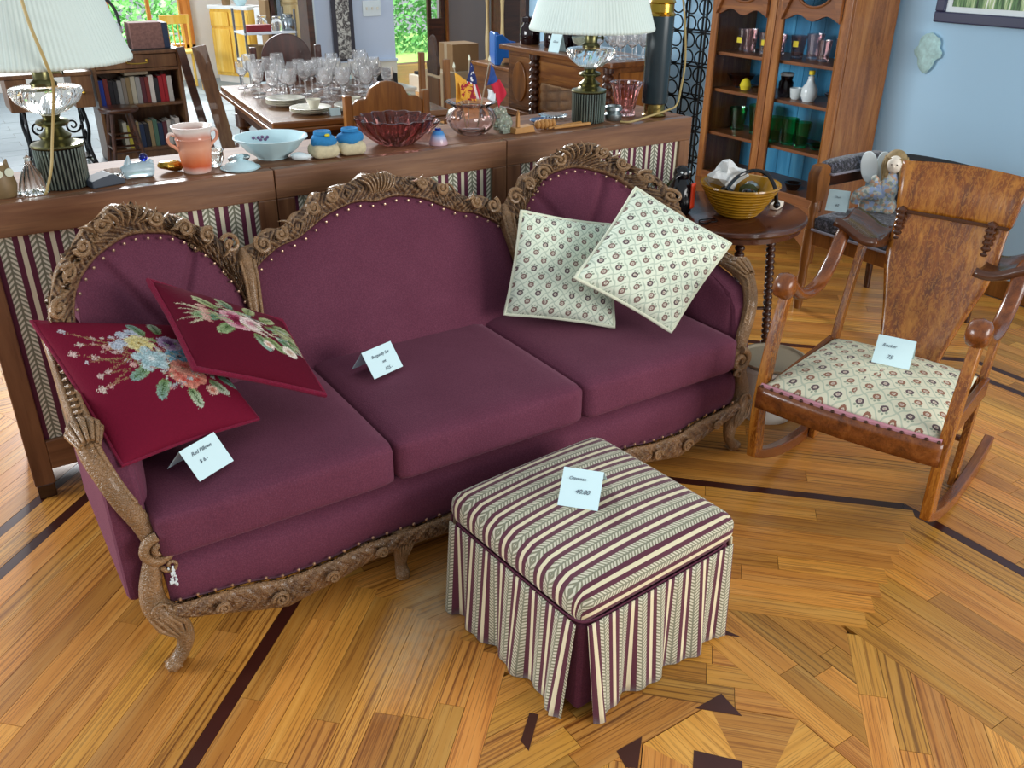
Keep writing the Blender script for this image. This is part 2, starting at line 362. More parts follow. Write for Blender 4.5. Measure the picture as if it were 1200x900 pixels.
    def mesh(s, name, mat, smooth=True, off=(0, 0, 0), paint=None, angle=.7):
        me = bpy.data.meshes.new(name); me.from_pydata([(p[0]-off[0], p[1]-off[1], p[2]-off[2]) for p in s.v], [], s.f)
        if any(u != (0., 0.) for u in s.uv[:200]) or (s.uv and s.uv[-1] != (0., 0.)):
            l = me.uv_layers.new(name='UVMap'); vi = np.empty(len(me.loops), np.int32); me.loops.foreach_get('vertex_index', vi)
            l.data.foreach_set('uv', np.array(s.uv, np.float32)[vi].ravel())
        if paint:
            a = me.color_attributes.new(paint, 'FLOAT_COLOR', 'POINT'); c = np.ones((len(s.v), 4), np.float32); c[:, :3] = np.array(s.c); a.data.foreach_set('color', c.ravel())
        me.materials.append(MT[mat] if isinstance(mat, str) else mat)
        if smooth:
            me.polygons.foreach_set('use_smooth', [True]*len(me.polygons)); me.set_sharp_from_angle(angle=angle)
        me.update(); return me
    def obj(s, name, mat, parent=None, smooth=True, loc=(0, 0, 0), rz=0, off=(0, 0, 0), bevel=0, solid=0, paint=None, sub=0, angle=.7):
        o = bpy.data.objects.new(name, s.mesh(name, mat, smooth, off, paint, angle)); COL.objects.link(o); o.parent = parent; o.location = loc; o.rotation_euler = (0, 0, rz)
        if solid: m = o.modifiers.new('solid', 'SOLIDIFY'); m.thickness = abs(solid); m.offset = -1 if solid > 0 else 1
        if bevel: m = o.modifiers.new('bevel', 'BEVEL'); m.width = bevel; m.segments = 2; m.limit_method = 'ANGLE'
        if sub: m = o.modifiers.new('sub', 'SUBSURF'); m.levels = sub; m.render_levels = sub
        return o
def thing(name, label, cat, loc=(0, 0, 0), rz=0, group=None):
    o = bpy.data.objects.new(name, None); COL.objects.link(o); o.location = loc; o.rotation_euler = (0, 0, rz); o.empty_display_size = .1
    return tag(o, label, cat, group)
def tag(o, label, cat, group=None):
    o['label'] = label; o['category'] = cat
    if group: o['group'] = group
    return o
def struct(o, label=None, cat=None):
    o['kind'] = 'structure'
    if label: o['label'] = label; o['category'] = cat
    return o
def dup(root, loc, rz=None, label=None, group=None, scale=None):
    r = root.copy(); COL.objects.link(r); r.location = loc
    if rz is not None: r.rotation_euler = (0, 0, rz)
    if scale: r.scale = scale
    if label: r['label'] = label
    if group: r['group'] = group
    for ch in list(root.children):
        c = ch.copy(); COL.objects.link(c); c.parent = r
        for g in list(ch.children):
            d = g.copy(); COL.objects.link(d); d.parent = c
    return r
def text_mesh(txt, size, mat, parent, name='handwriting', M=None, shear=.35):
    cu = bpy.data.curves.new(name, 'FONT'); cu.body = txt; cu.size = size; cu.shear = shear; cu.extrude = .0002; cu.align_x = 'CENTER'
    t = bpy.data.objects.new(name+'_tmp', cu); COL.objects.link(t); dg = bpy.context.evaluated_depsgraph_get()
    me = bpy.data.meshes.new_from_object(t.evaluated_get(dg)); bpy.data.objects.remove(t)
    me.materials.clear(); me.materials.append(MT[mat])
    if M is not None: me.transform(M)
    o = bpy.data.objects.new(name, me); COL.objects.link(o); o.parent = parent; return o

# ================================================================== floor
FC = (1.13, .75)          # centre of the inlaid octagon
g = G(); g.box(-2.5, 7.4, -1.5, 12.2, -.06, -.012); floor = struct(g.obj('floor', 'subfloor', smooth=False))
def clip(poly, nx, ny, d):
    """keep the side where n.p <= d"""
    out = []
    for i in range(len(poly)):
        a, b = poly[i], poly[(i+1) % len(poly)]; da = a[0]*nx+a[1]*ny-d; db = b[0]*nx+b[1]*ny-d
        if da <= 0: out.append(a)
        if (da < 0 < db) or (db < 0 < da):
            t = da/(da-db); out.append((a[0]+(b[0]-a[0])*t, a[1]+(b[1]-a[1])*t))
    return out
def parea(p): return abs(sum(p[i][0]*p[(i+1) % len(p)][1]-p[(i+1) % len(p)][0]*p[i][1] for i in range(len(p))))/2
planks = []       # (polygon in world xy, direction angle, material, tint)
NRM = [(math.cos(k*PI/4), math.sin(k*PI/4)) for k in range(8)]
XR, YR = (-1.9, 4.38), (-.4, 6.3)
def inside_room(p):
    for nx, ny, d in ((1, 0, XR[1]), (-1, 0, -XR[0]), (0, 1, YR[1]), (0, -1, -YR[0])):
        p = clip(p, nx, ny, d)
        if len(p) < 3: return None
    return p
def add_row(k, d0, d1, halfplanes, mat='oak', lmin=.45, lmax=1.15, lim=None, zo=0.):
    n = NRM[k]; t = (-n[1], n[0]); s = -7.
    off = random.random()
    s += off
    if lim: s = -lim; off = random.random()
    while s < (lim or 7):
        L = random.uniform(lmin, lmax) if mat == 'oak' else 14.
        e = s+L; gap = .0007
        if lim and off is not None: e = s+L*(.3+off*.7); off = None
        if lim: e = min(e, lim)
        p = [(FC[0]+n[0]*a+t[0]*b, FC[1]+n[1]*a+t[1]*b) for a, b in ((d0+gap, s+gap), (d1-gap, s+gap), (d1-gap, e-gap), (d0+gap, e-gap))]
        for hp in halfplanes:
            p = clip(p, *hp)
            if len(p) < 3: break
        if len(p) >= 3:
            p = inside_room(p)
            if p and len(p) >= 3 and parea(p) > .0008: planks.append((p, k*PI/4+PI/2, mat, (random.random(), random.random()**2, random.random()), zo))
        s = e
def hp_line(nx, ny, d): return (nx, ny, nx*FC[0]+ny*FC[1]+d)
W = .068
rings = {k: (1.2, 2.06, 2.20) if k in (3, 4) else (1.2, 2.30, 2.43) for k in range(8)}
for k in range(8):
    a0 = k*PI/4-PI/8; a1 = k*PI/4+PI/8
    wedge = [hp_line(math.sin(a0), -math.cos(a0), -.0005), hp_line(-math.sin(a1), math.cos(a1), -.0005)]
    lines = rings[k]; d = .60
    while d < 6.6:
        nxt = d+W; hit = None
        for L in lines:
            if d < L-1e-6 <= nxt+.02: hit = L
        if hit: nxt = hit
        if k % 2 == 1 and d < 2.3: add_row(k, d, nxt, [], lim=(d+nxt)/2*math.tan(PI/8)+.045, zo=.0005)      # sawtooth ends over the mitre
        else: add_row(k, d, nxt, wedge)
        d = nxt
        if hit: add_row(k, d, d+.036, wedge, 'walnut_inlay'); d += .036
# central pinwheel of the medallion
A0 = .25
for k in range(8):
    n, m = NRM[k], NRM[k-1]
    hp = [hp_line(-n[0], -n[1], -A0), hp_line(m[0], m[1], A0)]+[hp_line(*NRM[j], .60) for j in range(8)]
    d = A0
    while d < .6: add_row(k, d, min(d+W, .6), hp, 'oak', .2, .5); d += W
for k in range(8):           # inner rosette wedges and dark accents
    a0, a1 = k*PI/4-PI/8, k*PI/4+PI/8; r = A0/math.cos(PI/8)-.002
    P = lambda a, r: (FC[0]+r*math.cos(a), FC[1]+r*math.sin(a))
    planks.append(([P(a0, .10), P(a0, r), P(a1, r), P(a1, .10)], k*PI/4+(PI/2 if k % 2 else 0), 'oak', (random.random(), .2, random.random()), 0.))
    planks.append(([P(a0, .004), P(a0, .098), P(a1, .098)], 0, 'oak', (.5, .2, .5), 0.))
acc = []
for p in ([(.80, 1.156), (.862, 1.212), (.877, 1.196), (.799, 1.123)], [(.964, 1.016), (1.038, 1.015), (.974, .955), (.953, .971)], [(1.199, 1.009), (1.283, 1.008), (1.274, .933)], [(1.111, .923), (1.179, .843), (1.154, .815), (1.064, .879)], [(1.405, 1.197), (1.444, 1.176), (1.467, 1.117), (1.438, 1.146)]):
    acc.append(p); acc.append([(2*FC[0]-x, 2*FC[1]-y) for x, y in p])
def plank_mesh(p, ang, mat, tint, gg, c, z=0.):
    n = len(p); ca, sa = math.cos(-ang), math.sin(-ang); ou, ov = tint[0]*37, tint[2]*53
    V = [(x-c[0], y-c[1], z) for x, y in p]+[(x-c[0], y-c[1], z-.012) for x, y in p]
    F = [list(range(n)), list(range(n, 2*n))[::-1]]+[(i, n+i, n+(i+1) % n, (i+1) % n) for i in range(n)]
    if sum(p[i][0]*p[(i+1) % n][1]-p[(i+1) % n][0]*p[i][1] for i in range(n)) < 0: F = [f[::-1] for f in F]
    uv = [(x*ca-y*sa+ou, x*sa+y*ca+ov) for x, y in p]*2
    gg.add(V, F, uv, [tint]*(2*n)); return gg
CAMG = np.array([1.5, 1.6])
def rank(p): c = np.mean(np.array(p), 0); return abs(c[0]-1.35)*.8+abs(c[1]-1.45)*1.15
planks.sort(key=lambda q: rank(q[0]))
rest = {'oak': G(), 'walnut_inlay': G()}
for i, (p, ang, mat, tint, zo) in enumerate(planks):
    if i < 290:
        c = np.mean(np.array(p), 0); gg = plank_mesh(p, ang, mat, tint, G(), c, zo)
        gg.obj('plank' if mat == 'oak' else 'inlay_strip', mat, floor, False, (c[0], c[1], 0), paint='tint')
    else: plank_mesh(p, ang, mat, tint, rest[mat], (0, 0), zo)
for p in acc:
    c = np.mean(np.array(p), 0); plank_mesh(p, 0, 'walnut_inlay', (.5, .5, .5), G(), c, .0009).obj('inlay_piece', 'walnut_inlay', floor, False, (c[0], c[1], 0), paint='tint')
for m, gg in rest.items():
    if gg.v: o = gg.obj('outer_planks' if m == 'oak' else 'outer_inlay', m, floor, False, paint='tint'); o['kind'] = 'stuff'
# plain boards towards the back hall
gg = G(); y = 6.31
while y < 11.9:
    x = 2.75 if y < 7 else 3.96
    while x < 7.3:
        L = random.uniform(.7, 1.5); x1 = min(7.3, x+L); plank_mesh([(x, y), (x1-.002, y), (x1-.002, y+.108), (x, y+.108)], 0, 'oak', (random.random()*.5, random.random()**2, random.random()), gg, (0, 0)); x = x1
    y += .11
o = gg.obj('hall_planks', 'oak', floor, False, paint='tint'); o['kind'] = 'stuff'
# white stone tiles of the kitchen side
gb = G(); gb.box(-2.4, 2.74, 6.305, 11.95, -.012, -.004); gb.box(2.74, 3.94, 7.0, 11.95, -.012, -.004); gb.obj('tile_bed', 'grout', floor, False)
tm = G(); tm.box(-.198, .198, -.098, .098, -.004, .0); tmesh = tm.mesh('tile', 'tile', False)
cnt = 0; y = 6.41; row = 0; stuff = G()
while y < 11.9:
    x = -1.9+(.2 if row % 2 else 0)
    while x < (2.55 if y < 7.1 else 3.75):
        near = (.2 < x < 2.9 and y < 11.9)
        if near and cnt < 290:
            o = bpy.data.objects.new('tile', tmesh); COL.objects.link(o); o.parent = floor; o.location = (x, y, -.004+random.random()*.002); cnt += 1
        else: stuff.box(x-.198, x+.198, y-.098, y+.098, -.006, -.002)
        x += .4
    y += .2; row += 1
o = stuff.obj('far_tiles', 'tile', floor, False); o['kind'] = 'stuff'

# ================================================================== walls
def wallbox(name, x0, x1, y0, y1, z0, z1, mat): 
    g = G(); g.box(x0, x1, y0, y1, z0, z1); return struct(g.obj(name, mat, smooth=False))
wallbox('wall_right', 4.40, 4.52, .2, 6.42, -.012, 2.5, 'wallblue')
bb = G(); bb.box(4.385, 4.40, .2, 6.42, 0, .1); struct(bb.obj('baseboard_right', 'chairwood', smooth=False, bevel=.004))
# pale wall behind the dining table, with a chair rail and a cream lower part
w = wallbox('wall_dining', 2.62, 3.27, 6.62, 6.74, -.012, 2.5, 'walllight')
g = G(); g.box(2.62, 3.27, 6.605, 6.62, 0, .76); g.obj('wainscot', 'cream', w, False)
g = G(); g.box(2.62, 3.275, 6.59, 6.62, .755, .775); g.obj('chair_rail', 'walllight', w, False, bevel=.004)
g = G(); g.box(2.555, 2.60, 6.57, 6.76, 0, 2.4); struct(g.obj('trim_1', 'darkwood', smooth=False, bevel=.006))
g = G(); g.box(2.60, 2.62, 6.59, 6.75, 0, 2.4); struct(g.obj('trim_2', 'white', smooth=False, bevel=.003))
# far kitchen wall with the garden window
FW = wallbox('wall_back', -2.5, 2.2, 11.95, 12.1, -.012, 2.6, 'wallwhite')
g = G(); g.box(3.12, 3.62, 11.95, 12.1, -.012, 2.6); g.box(2.2, 3.12, 11.95, 12.1, -.012, .42); g.box(2.2, 3.12, 11.95, 12.1, 1.9, 2.6); g.obj('window_wall', 'wallwhite', FW, False)
win = struct((lambda g: g.obj('window_1', 'orangetrim', smooth=False, bevel=.006))((lambda g: (g.box(2.12, 2.2, 11.9, 12.0, .42, 1.9), g.box(3.0, 3.13, 11.9, 12.0, .37, 1.98), g.box(2.12, 3.13, 11.9, 12.0, .33, .42), g.box(2.12, 3.13, 11.9, 12.0, 1.9, 1.98), g)[-1])(G())))
g = G(); g.box(2.62, 2.66, 11.93, 11.99, .42, 1.9); g.obj('mullion', 'orangetrim', win, False)
for a, b in ((2.2, 2.62), (2.66, 3.0)):
    g = G(); g.box(a, b, 11.96, 11.965, .42, 1.9); g.obj('pane', 'pane', win, False)
wallbox('wall_pantry', 3.62, 5.55, 11.95, 12.1, -.012, 2.6, 'wallwhite')
wallbox('wall_hall', 6.12, 7.4, 10.95, 11.1, -.012, 2.5, 'wallgrey')
wallbox('wall_hall_side', 7.3, 7.42, 6.4, 10.95, -.012, 2.5, 'wallgrey')
g = G(); g.box(4.36, 4.56, 6.42, 6.50, 0, 2.4); struct(g.obj('trim_3', 'darkwood', smooth=False, bevel=.006))
# hall door, standing open, half glazed
D = thing('hall_door', 'brown panelled hall door standing open with a glazed upper half', 'door', (5.90, 10.95, 0)); D['kind'] = 'structure'; D.name = 'door_1'
g = G(); g.box(-.02, .22, -.05, 0, .02, .68); g.box(-.02, .03, -.05, 0, .68, 2.0); g.box(.17, .22, -.05, 0, .68, 2.0); g.box(.03, .17, -.05, 0, 1.9, 2.0); g.obj('door_leaf', 'darkwood', D, False, bevel=.004)
g = G(); g.box(.03, .17, -.03, -.025, .68, 1.9); g.obj('pane', 'pane', D, False)
g = G(); g.box(.24, .27, -.08, -.02, 0, 2.1); g.obj('bright_edge', 'chairwood', D, False)
g = G(); g.box(.03, .17, -.058, -.05, .12, .58); g.obj('door_panel', 'darkwood', D, False, bevel=.006)
# garden greenery outside the openings
def foliage(name, label, x0, x1, y, z0, z1, seed, mat):
    r = np.random.default_rng(seed); g = G(); n = 9000
    for i in range(n):
        x = r.uniform(x0, x1); z = r.uniform(z0, z1); yy = y+r.uniform(-.4, .4); s = r.uniform(.025, .07); a = r.uniform(0, 6.28); b = r.uniform(-.9, .9)
        d1 = np.array([math.cos(a), math.sin(a)*.6, math.sin(b)]); d2 = np.array([-math.sin(a)*.5, .4, math.cos(b)])
        c = np.array([x, yy, z]); g.add([c-d1*s, c+d2*s*.5, c+d1*s, c-d2*s*.5], [(0, 1, 2, 3)])
    o = g.obj(name, mat, None, False); o['kind'] = 'stuff'; tag(o, label, 'foliage'); return o
MT['leaf'] = plain('garden_leaves', '#69a862', .6, var=.45, scale=3); MT['lawn'] = plain('lawn', '#8cba5c', .9, var=.2)
foliage('garden_foliage', 'sunlit green shrubs seen through the orange framed window', 1.4, 4.3, 14.6, 0, 2.6, 3, 'leaf')
foliage('garden_foliage', 'bright green shrubs seen through the hall doorway', 5.0, 8.5, 14.2, -.2, 2.6, 4, 'leaf')
g = G(); g.box(-1, 10, 12.15, 17, -.14, -.1); struct(g.obj('ground_garden', 'lawn', smooth=False))

# ================================================================== striped divider panels and ledge
def divider(x0, x1, label):
    w = x1-x0; t = thing('divider_panel', label, 'divider panel', ((x0+x1)/2, 2.80, 0), 0, 'striped divider panels'); h = w/2
    g = G(); g.box(-h, h, -.02, .02, .855, .95); g.obj('top_rail', 'panelwood', t, False, bevel=.003)
    for s in (-1, 1):
        g = G(); a, b = sorted((s*h, s*(h-.06))); g.box(a, b, -.02, .02, .05, .855); g.obj('stile', 'panelwood_v', t, False, bevel=.003)
        g = G(); a, b = sorted((s*(h-.004), s*(h-.056))); g.box(a, b, -.017, .017, 0, .05); g.obj('foot', 'darkwood', t, False, bevel=.003)
    g = G(); g.box(-h+.06, h-.06, -.02, .02, .1, .2); g.obj('bottom_rail', 'panelwood', t, False, bevel=.003)
    g = G(); g.grid(lambda u, v: (-h+.055+u*(w-.11), -.006, .19+v*.67), 2, 2, uvf=lambda u, v: ((u*(w-.11))/.082+.3, v*.67))
    g.obj('striped_cloth', 'stripe_panel', t, False, solid=.006)
divider(.03, .917, 'wood framed striped cloth panel beside the needlepoint pillows')
divider(.92, 1.813, 'wood framed striped cloth panel behind the middle of the sofa')
divider(1.816, 2.755, 'wood framed striped cloth panel next to the round side table')
t = thing('ledge_shelf', 'long wooden ledge behind the sofa crowded with lamps and glassware', 'shelf', (1.39, 2.99, 0))
g = G(); g.box(-1.36, 1.36, -.165, .19, .918, .95); g.obj('top_board', 'ledgewood', t, False, bevel=.003)
g = G(); g.box(-1.34, 1.34, .13, .15, .1, .918); g.obj('rear_panel', 'panelwood_v', t, False)
for x in (-1.33, -.44, .45, 1.31):
    g = G(); g.box(x-.02, x+.02, -.15, .13, 0, .918); g.obj('upright', 'panelwood_v', t, False, bevel=.002)

# ================================================================== sofa
SX, SY = 1.177, 2.2
OFF = (SX, SY, 0)
sofa = thing('sofa', 'long plum velvet sofa with carved walnut frame and three-arched back', 'sofa', (SX, SY, 0))
def Tp(d): return float(np.interp(abs(d), [0, .5, .77, .92, 1.0, 1.06], [2.61, 2.61, 2.55, 2.47, 2.36, 2.28]))
def Bk(d, z, out=0.):
    """point on the leaning, wrapped back: d from the centre line, out towards the sitter"""
    return (SX+d, Tp(d)-.45*max(0, .9-z)-out, z+out*.35)
def lerp_curve(pts, n):
    P = np.array([p for p in cr(pts, 10)]); s = np.concatenate([[0], np.cumsum(np.linalg.norm(np.diff(P, axis=0), axis=1))])
    t = np.linspace(0, s[-1], n); return np.stack([np.interp(t, s, P[:, k]) for k in range(P.shape[1])], 1), s[-1]
# outlines in (d, z), one half; the other half mirrors it
med_out = [(-1.035, .66), (-1.033, .745), (-1.02, .81), (-.99, .857), (-.945, .888), (-.903, .915), (-.868, .943), (-.822, .963), (-.772, .968), (-.72, .945), (-.661, .922), (-.605, .889), (-.55, .856), (-.513, .816), (-.47, .775)]
med_in = [(-.96, .64), (-.965, .73), (-.949, .784), (-.921, .815), (-.87, .85), (-.80, .872), (-.74, .876), (-.655, .857), (-.598, .82), (-.543, .755), (-.505, .685), (-.485, .62)]
cen_out = [(-.47, .778), (-.43, .79), (-.405, .815), (-.35, .824), (-.305, .838), (-.23, .884), (-.195, .905), (-.13, .912), (-.055, .935), (0, .944)]
cen_in = [(-.452, .70), (-.425, .728), (-.35, .768), (-.28, .785), (-.175, .834), (-.09, .856), (-.045, .857), (0, .85)]
mir = lambda c: [(-x, z) for x, z in c][::-1]
def band(g, outer, inner, n, m=9, holes=(), freq=.05, depth=.010, base=.026):
    O, L = lerp_curve(outer, n+1); I, _ = lerp_curve(inner, n+1)
    def fn(u, v):
        i = min(n, int(round(u*n))); p = I[i]*(1-v)+O[i]*v; s = u*L
        dome = math.sqrt(max(0, 1-(2*v-1)**2)); c = abs(2*v-1)
        leaf = .5+.5*math.sin(2*PI*(s/freq+(.9*c if int(s/(freq*3)) % 2 else -.9*c)))
        rib = .5+.5*math.cos(2*PI*2.5*v)
        edge = 1. if v < .12 or v > .9 else 0.
        h = base*dome+depth*dome*(leaf*.75+rib*.35)+.006*edge+.0035*dome*math.sin(2*PI*(s/.016+2.2*c*(1 if math.sin(s*31) > 0 else -1)))
        return Bk(p[0], p[1]+(.006*math.sin(s/freq*2*PI*.5) if v > .95 else 0), h)
    def skip(u, v):
        for hu, hv, a, b in holes:
            if ((u-hu)/a)**2+((v-hv)/b)**2 < 1: return True
        return False
    g.grid(fn, n, m, skip if holes else None)
frame = G()
mh = [(.30, .55, .022, .17), (.40, .6, .014, .16), (.47, .6, .014, .15), (.60, .55, .03, .16), (.22, .5, .018, .17), (.72, .5, .03, .15)]
band(frame, med_out, med_in, 380, 18, mh)
band(frame, mir(med_out), mir(med_in), 380, 18, [(1-a, b, c, d) for a, b, c, d in mh])
band(frame, cen_out+mir(cen_out)[1:], cen_in+mir(cen_in)[1:], 420, 16, freq=.045)
# prongs running down between the arches
for s in (-1, 1):
    pts = [(s*.465, .785), (s*.462, .75), (s*.462, .70), (s*.468, .64), (s*.474, .58), (s*.478, .52), (s*.48, .47)]
    g = G(); g.tube([Bk(d, z, .022) for d, z in cr(pts, 6)], [.006, .026, .026, .021, .017, .015, .013], 12, .9)
    for e in (-1, 1): g.tube([Bk(d+e*k, z, .040) for (d, z), k in zip(cr(pts[1:], 6), np.linspace(.02, .008, 40))], [.006, .005, .004], 6)
    g.obj('divider_prong', 'carved', sofa, off=OFF, angle=1.2)
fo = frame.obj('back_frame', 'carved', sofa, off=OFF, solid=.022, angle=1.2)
# scrolls, shell and leaves standing proud of the frame
def scroll(d, z, r, sg, a0, rad=.007, out=.05):
    pts = [Bk(d+r*(1-t*.82)*math.cos(a0+sg*2*PI*1.4*t), z+r*(1-t*.82)*math.sin(a0+sg*2*PI*1.4*t), out) for t in np.linspace(0, 1, 26)]
    g = G(); g.tube(pts, [rad, rad*.7], 6); g.ball(Bk(d, z, out), rad*1.1, 8); g.obj('scroll', 'carved', fo, off=OFF)
def leafy(d, z, ang, L, wd, out=.045):
    mid = [(d+math.cos(ang)*L*t+math.sin(ang)*.15*L*math.sin(PI*t), z+math.sin(ang)*L*t-math.cos(ang)*.15*L*math.sin(PI*t)) for t in np.linspace(0, 1, 8)]
    g = G(); g.tube([Bk(a, b, out+.008*math.sin(PI*i/7)) for i, (a, b) in enumerate(mid)], [wd*.3, wd, wd*.8, wd*.15], 6, .6); g.obj('acanthus_leaf', 'carved', fo, off=OFF)
for s in (-1, 1):
    for d, z, r, sg, a in ((.50, .80, .028, 1, .5), (.56, .835, .022, -1, 2.5), (.62, .865, .024, 1, 0), (.69, .905, .022, -1, 1), (.84, .925, .024, 1, 2), (.90, .885, .022, -1, 0), (.955, .845, .022, 1, 1), (1.0, .79, .022, -1, 2), (.405, .785, .026, -1, 1.), (.345, .803, .02, 1, 2.), (.225, .862, .02, -1, .5), (.16, .885, .018, 1, 2), (1.0, .72, .018, 1, 0)):
        scroll(s*d, z, r, sg*s, a if s > 0 else PI-a)
    for k in range(7):                   # crest of the side arches
        leafy(s*(.77+.012*(k-3)), .905, PI/2+(k-3)*.33*s*-1, .062, .008)
    for d, z, a in ((.70, .90, 2.8), (.66, .87, 2.6), (.86, .905, .6), (.93, .86, -.6), (.575, .81, 2.3), (.30, .815, .5), (.12, .895, .3), (.27, .835, 2.2), (.98, .76, -1.3), (.53, .77, 2.2)):
        leafy(s*d, z, a if s > 0 else PI-a, .05, .009)
for k in range(9): leafy(.006*(k-4), .875, PI/2-(k-4)*.17, .072-.003*abs(k-4), .008, .05)   # shell at the middle crest
# upholstered back panels
def panel(name, d0, d1, inner, tuft=False, puff=.035):
    xs = np.array([p[0] for p in inner]); zs = np.array([p[1] for p in inner]); o = np.argsort(xs); xs, zs = xs[o], zs[o]
    def fn(u, v):
        d = d0+(d1-d0)*u; top = float(np.interp(d, xs, zs))+.008; z = .40+(top-.40)*v
        b = puff*(max(0, math.sin(PI*min(1, max(0, u)))))**.45*(max(0, 1-v**5))**.8
        if tuft:
            cx, cz = (d0+d1)/2, .60; a = math.atan2(z-cz, (d-cx)+1e-6); r = math.hypot(d-cx, z-cz)
            k = abs(math.sin(a*3.0))/3*r; b -= .02*math.exp(-(k/.011)**2)*min(1, r*9) if z > cz-.06 else 0
            b -= .03*math.exp(-(r/.035)**2)
            b += .012*math.cos(2*PI*u)*0
        return Bk(d, z, b+.004)
    g = G(); g.grid(fn, 70, 44); g.obj(name, 'velvet', sofa, off=OFF, solid=.05, angle=2.)
panel('back_panel', -.968, -.474, med_in+[(-.474, .58)], True)
panel('back_panel', .474, .968, mir(med_in)+[(.474, .58)], True)
panel('back_panel', -.466, .466, [(-.466, .68)]+cen_in+mir(cen_in)[1:]+[(.466, .68)], False, .045)
# rear cloth of the back
g = G(); g.grid(lambda u, v: (lambda d: (SX+d, Tp(d)+.055-.25*max(0, .9-(.12+v*.56)), .12+v*.56))(-1.0+2.0*u), 30, 6); g.obj('rear_cloth', 'velvet', sofa, off=OFF, solid=.02)
# brass nails
nails = G()
def nail(p): nails.ball(p, .0048, 6, (1, .7, 1))
for cc in (med_in, mir(med_in), cen_in+mir(cen_in)[1:]):
    P, L = lerp_curve(cc, max(4, int(24*1)))
    for d, z in P: nail(Bk(d, z-.012, .026))
# seat
for a, b in ((-.955, -.348), (-.342, .272), (.278, .915)):
    g = G(); w = b-a; back = 2.40; front = 1.79
    g.rbox((SX+(a+b)/2, (front+back)/2, .388), (w, back-front, .125), .024, 17, .012, .006); g.obj('seat_cushion', 'velvet', sofa, off=OFF, angle=2.)
dk = [0, .2, .34, .45, .55, .68, .75, .93, .97]
rt = lambda d: float(np.interp(abs(d), dk, [.165, .172, .180, .186, .170, .160, .176, .192, .21]))
rb = lambda d: float(np.interp(abs(d), dk, [.104, .114, .128, .126, .100, .070, .088, .146, .15]))
fy = lambda d: 1.835+.01*math.cos(d*7)
g = G(); g.grid(lambda u, v: (lambda d: (SX+d, fy(d)-.012-.03*math.sin(PI*min(1, v*.9+.1))**.7+.06*max(0, v-.78)/.22*.8, rt(d)-.01+v*(.338-rt(d))))(-.95+1.885*u), 60, 10); g.obj('front_apron_cloth', 'velvet', sofa, off=OFF, solid=.03, angle=2.)
g = G(); g.box(SX-.94, SX+.94, 1.86, 2.44, .2, .335); g.obj('seat_deck', 'velvet', sofa, False, off=OFF)
g = G()
def railfn(u, v):
    d = -.965+1.93*u; z = rb(d)+v*(rt(d)-rb(d)); s = d/.045; c = abs(2*v-1); dome = math.sqrt(max(0, 1-c*c*.98))
    return (SX+d, fy(d)-.044-.014*dome-.0018*dome*math.sin(2*PI*(d/.018+2*c))-.0035*dome*(.5+.5*math.sin(2*PI*(s+(.9*c if int(abs(s)/3) % 2 else -.9*c)))), z)
g.grid(railfn, 520, 14)
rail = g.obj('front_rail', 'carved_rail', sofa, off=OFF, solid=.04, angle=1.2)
for s in (-1, 1):
    for d, r in ((.70, .022), (.56, .018), (.42, .016), (.84, .016), (.14, .02)):
        z = (rt(d)+rb(d))/2; pts = [(SX+s*d+s*r*(1-t*.85)*math.cos(2*PI*1.5*t), fy(d)-.070, z+r*(1-t*.85)*math.sin(2*PI*1.5*t)) for t in np.linspace(0, 1, 24)]
        g = G(); g.tube(pts, [.006, .004], 6); g.ball(pts[-1], .006, 8); g.obj('scroll', 'carved_rail', rail, off=OFF)
for d in np.linspace(-.93, .93, 46): nail((SX+d, fy(d)-.044, rt(d)+.010))
n_ = nails.obj('nail_heads', 'nail', sofa, off=OFF); n_['kind'] = 'stuff'
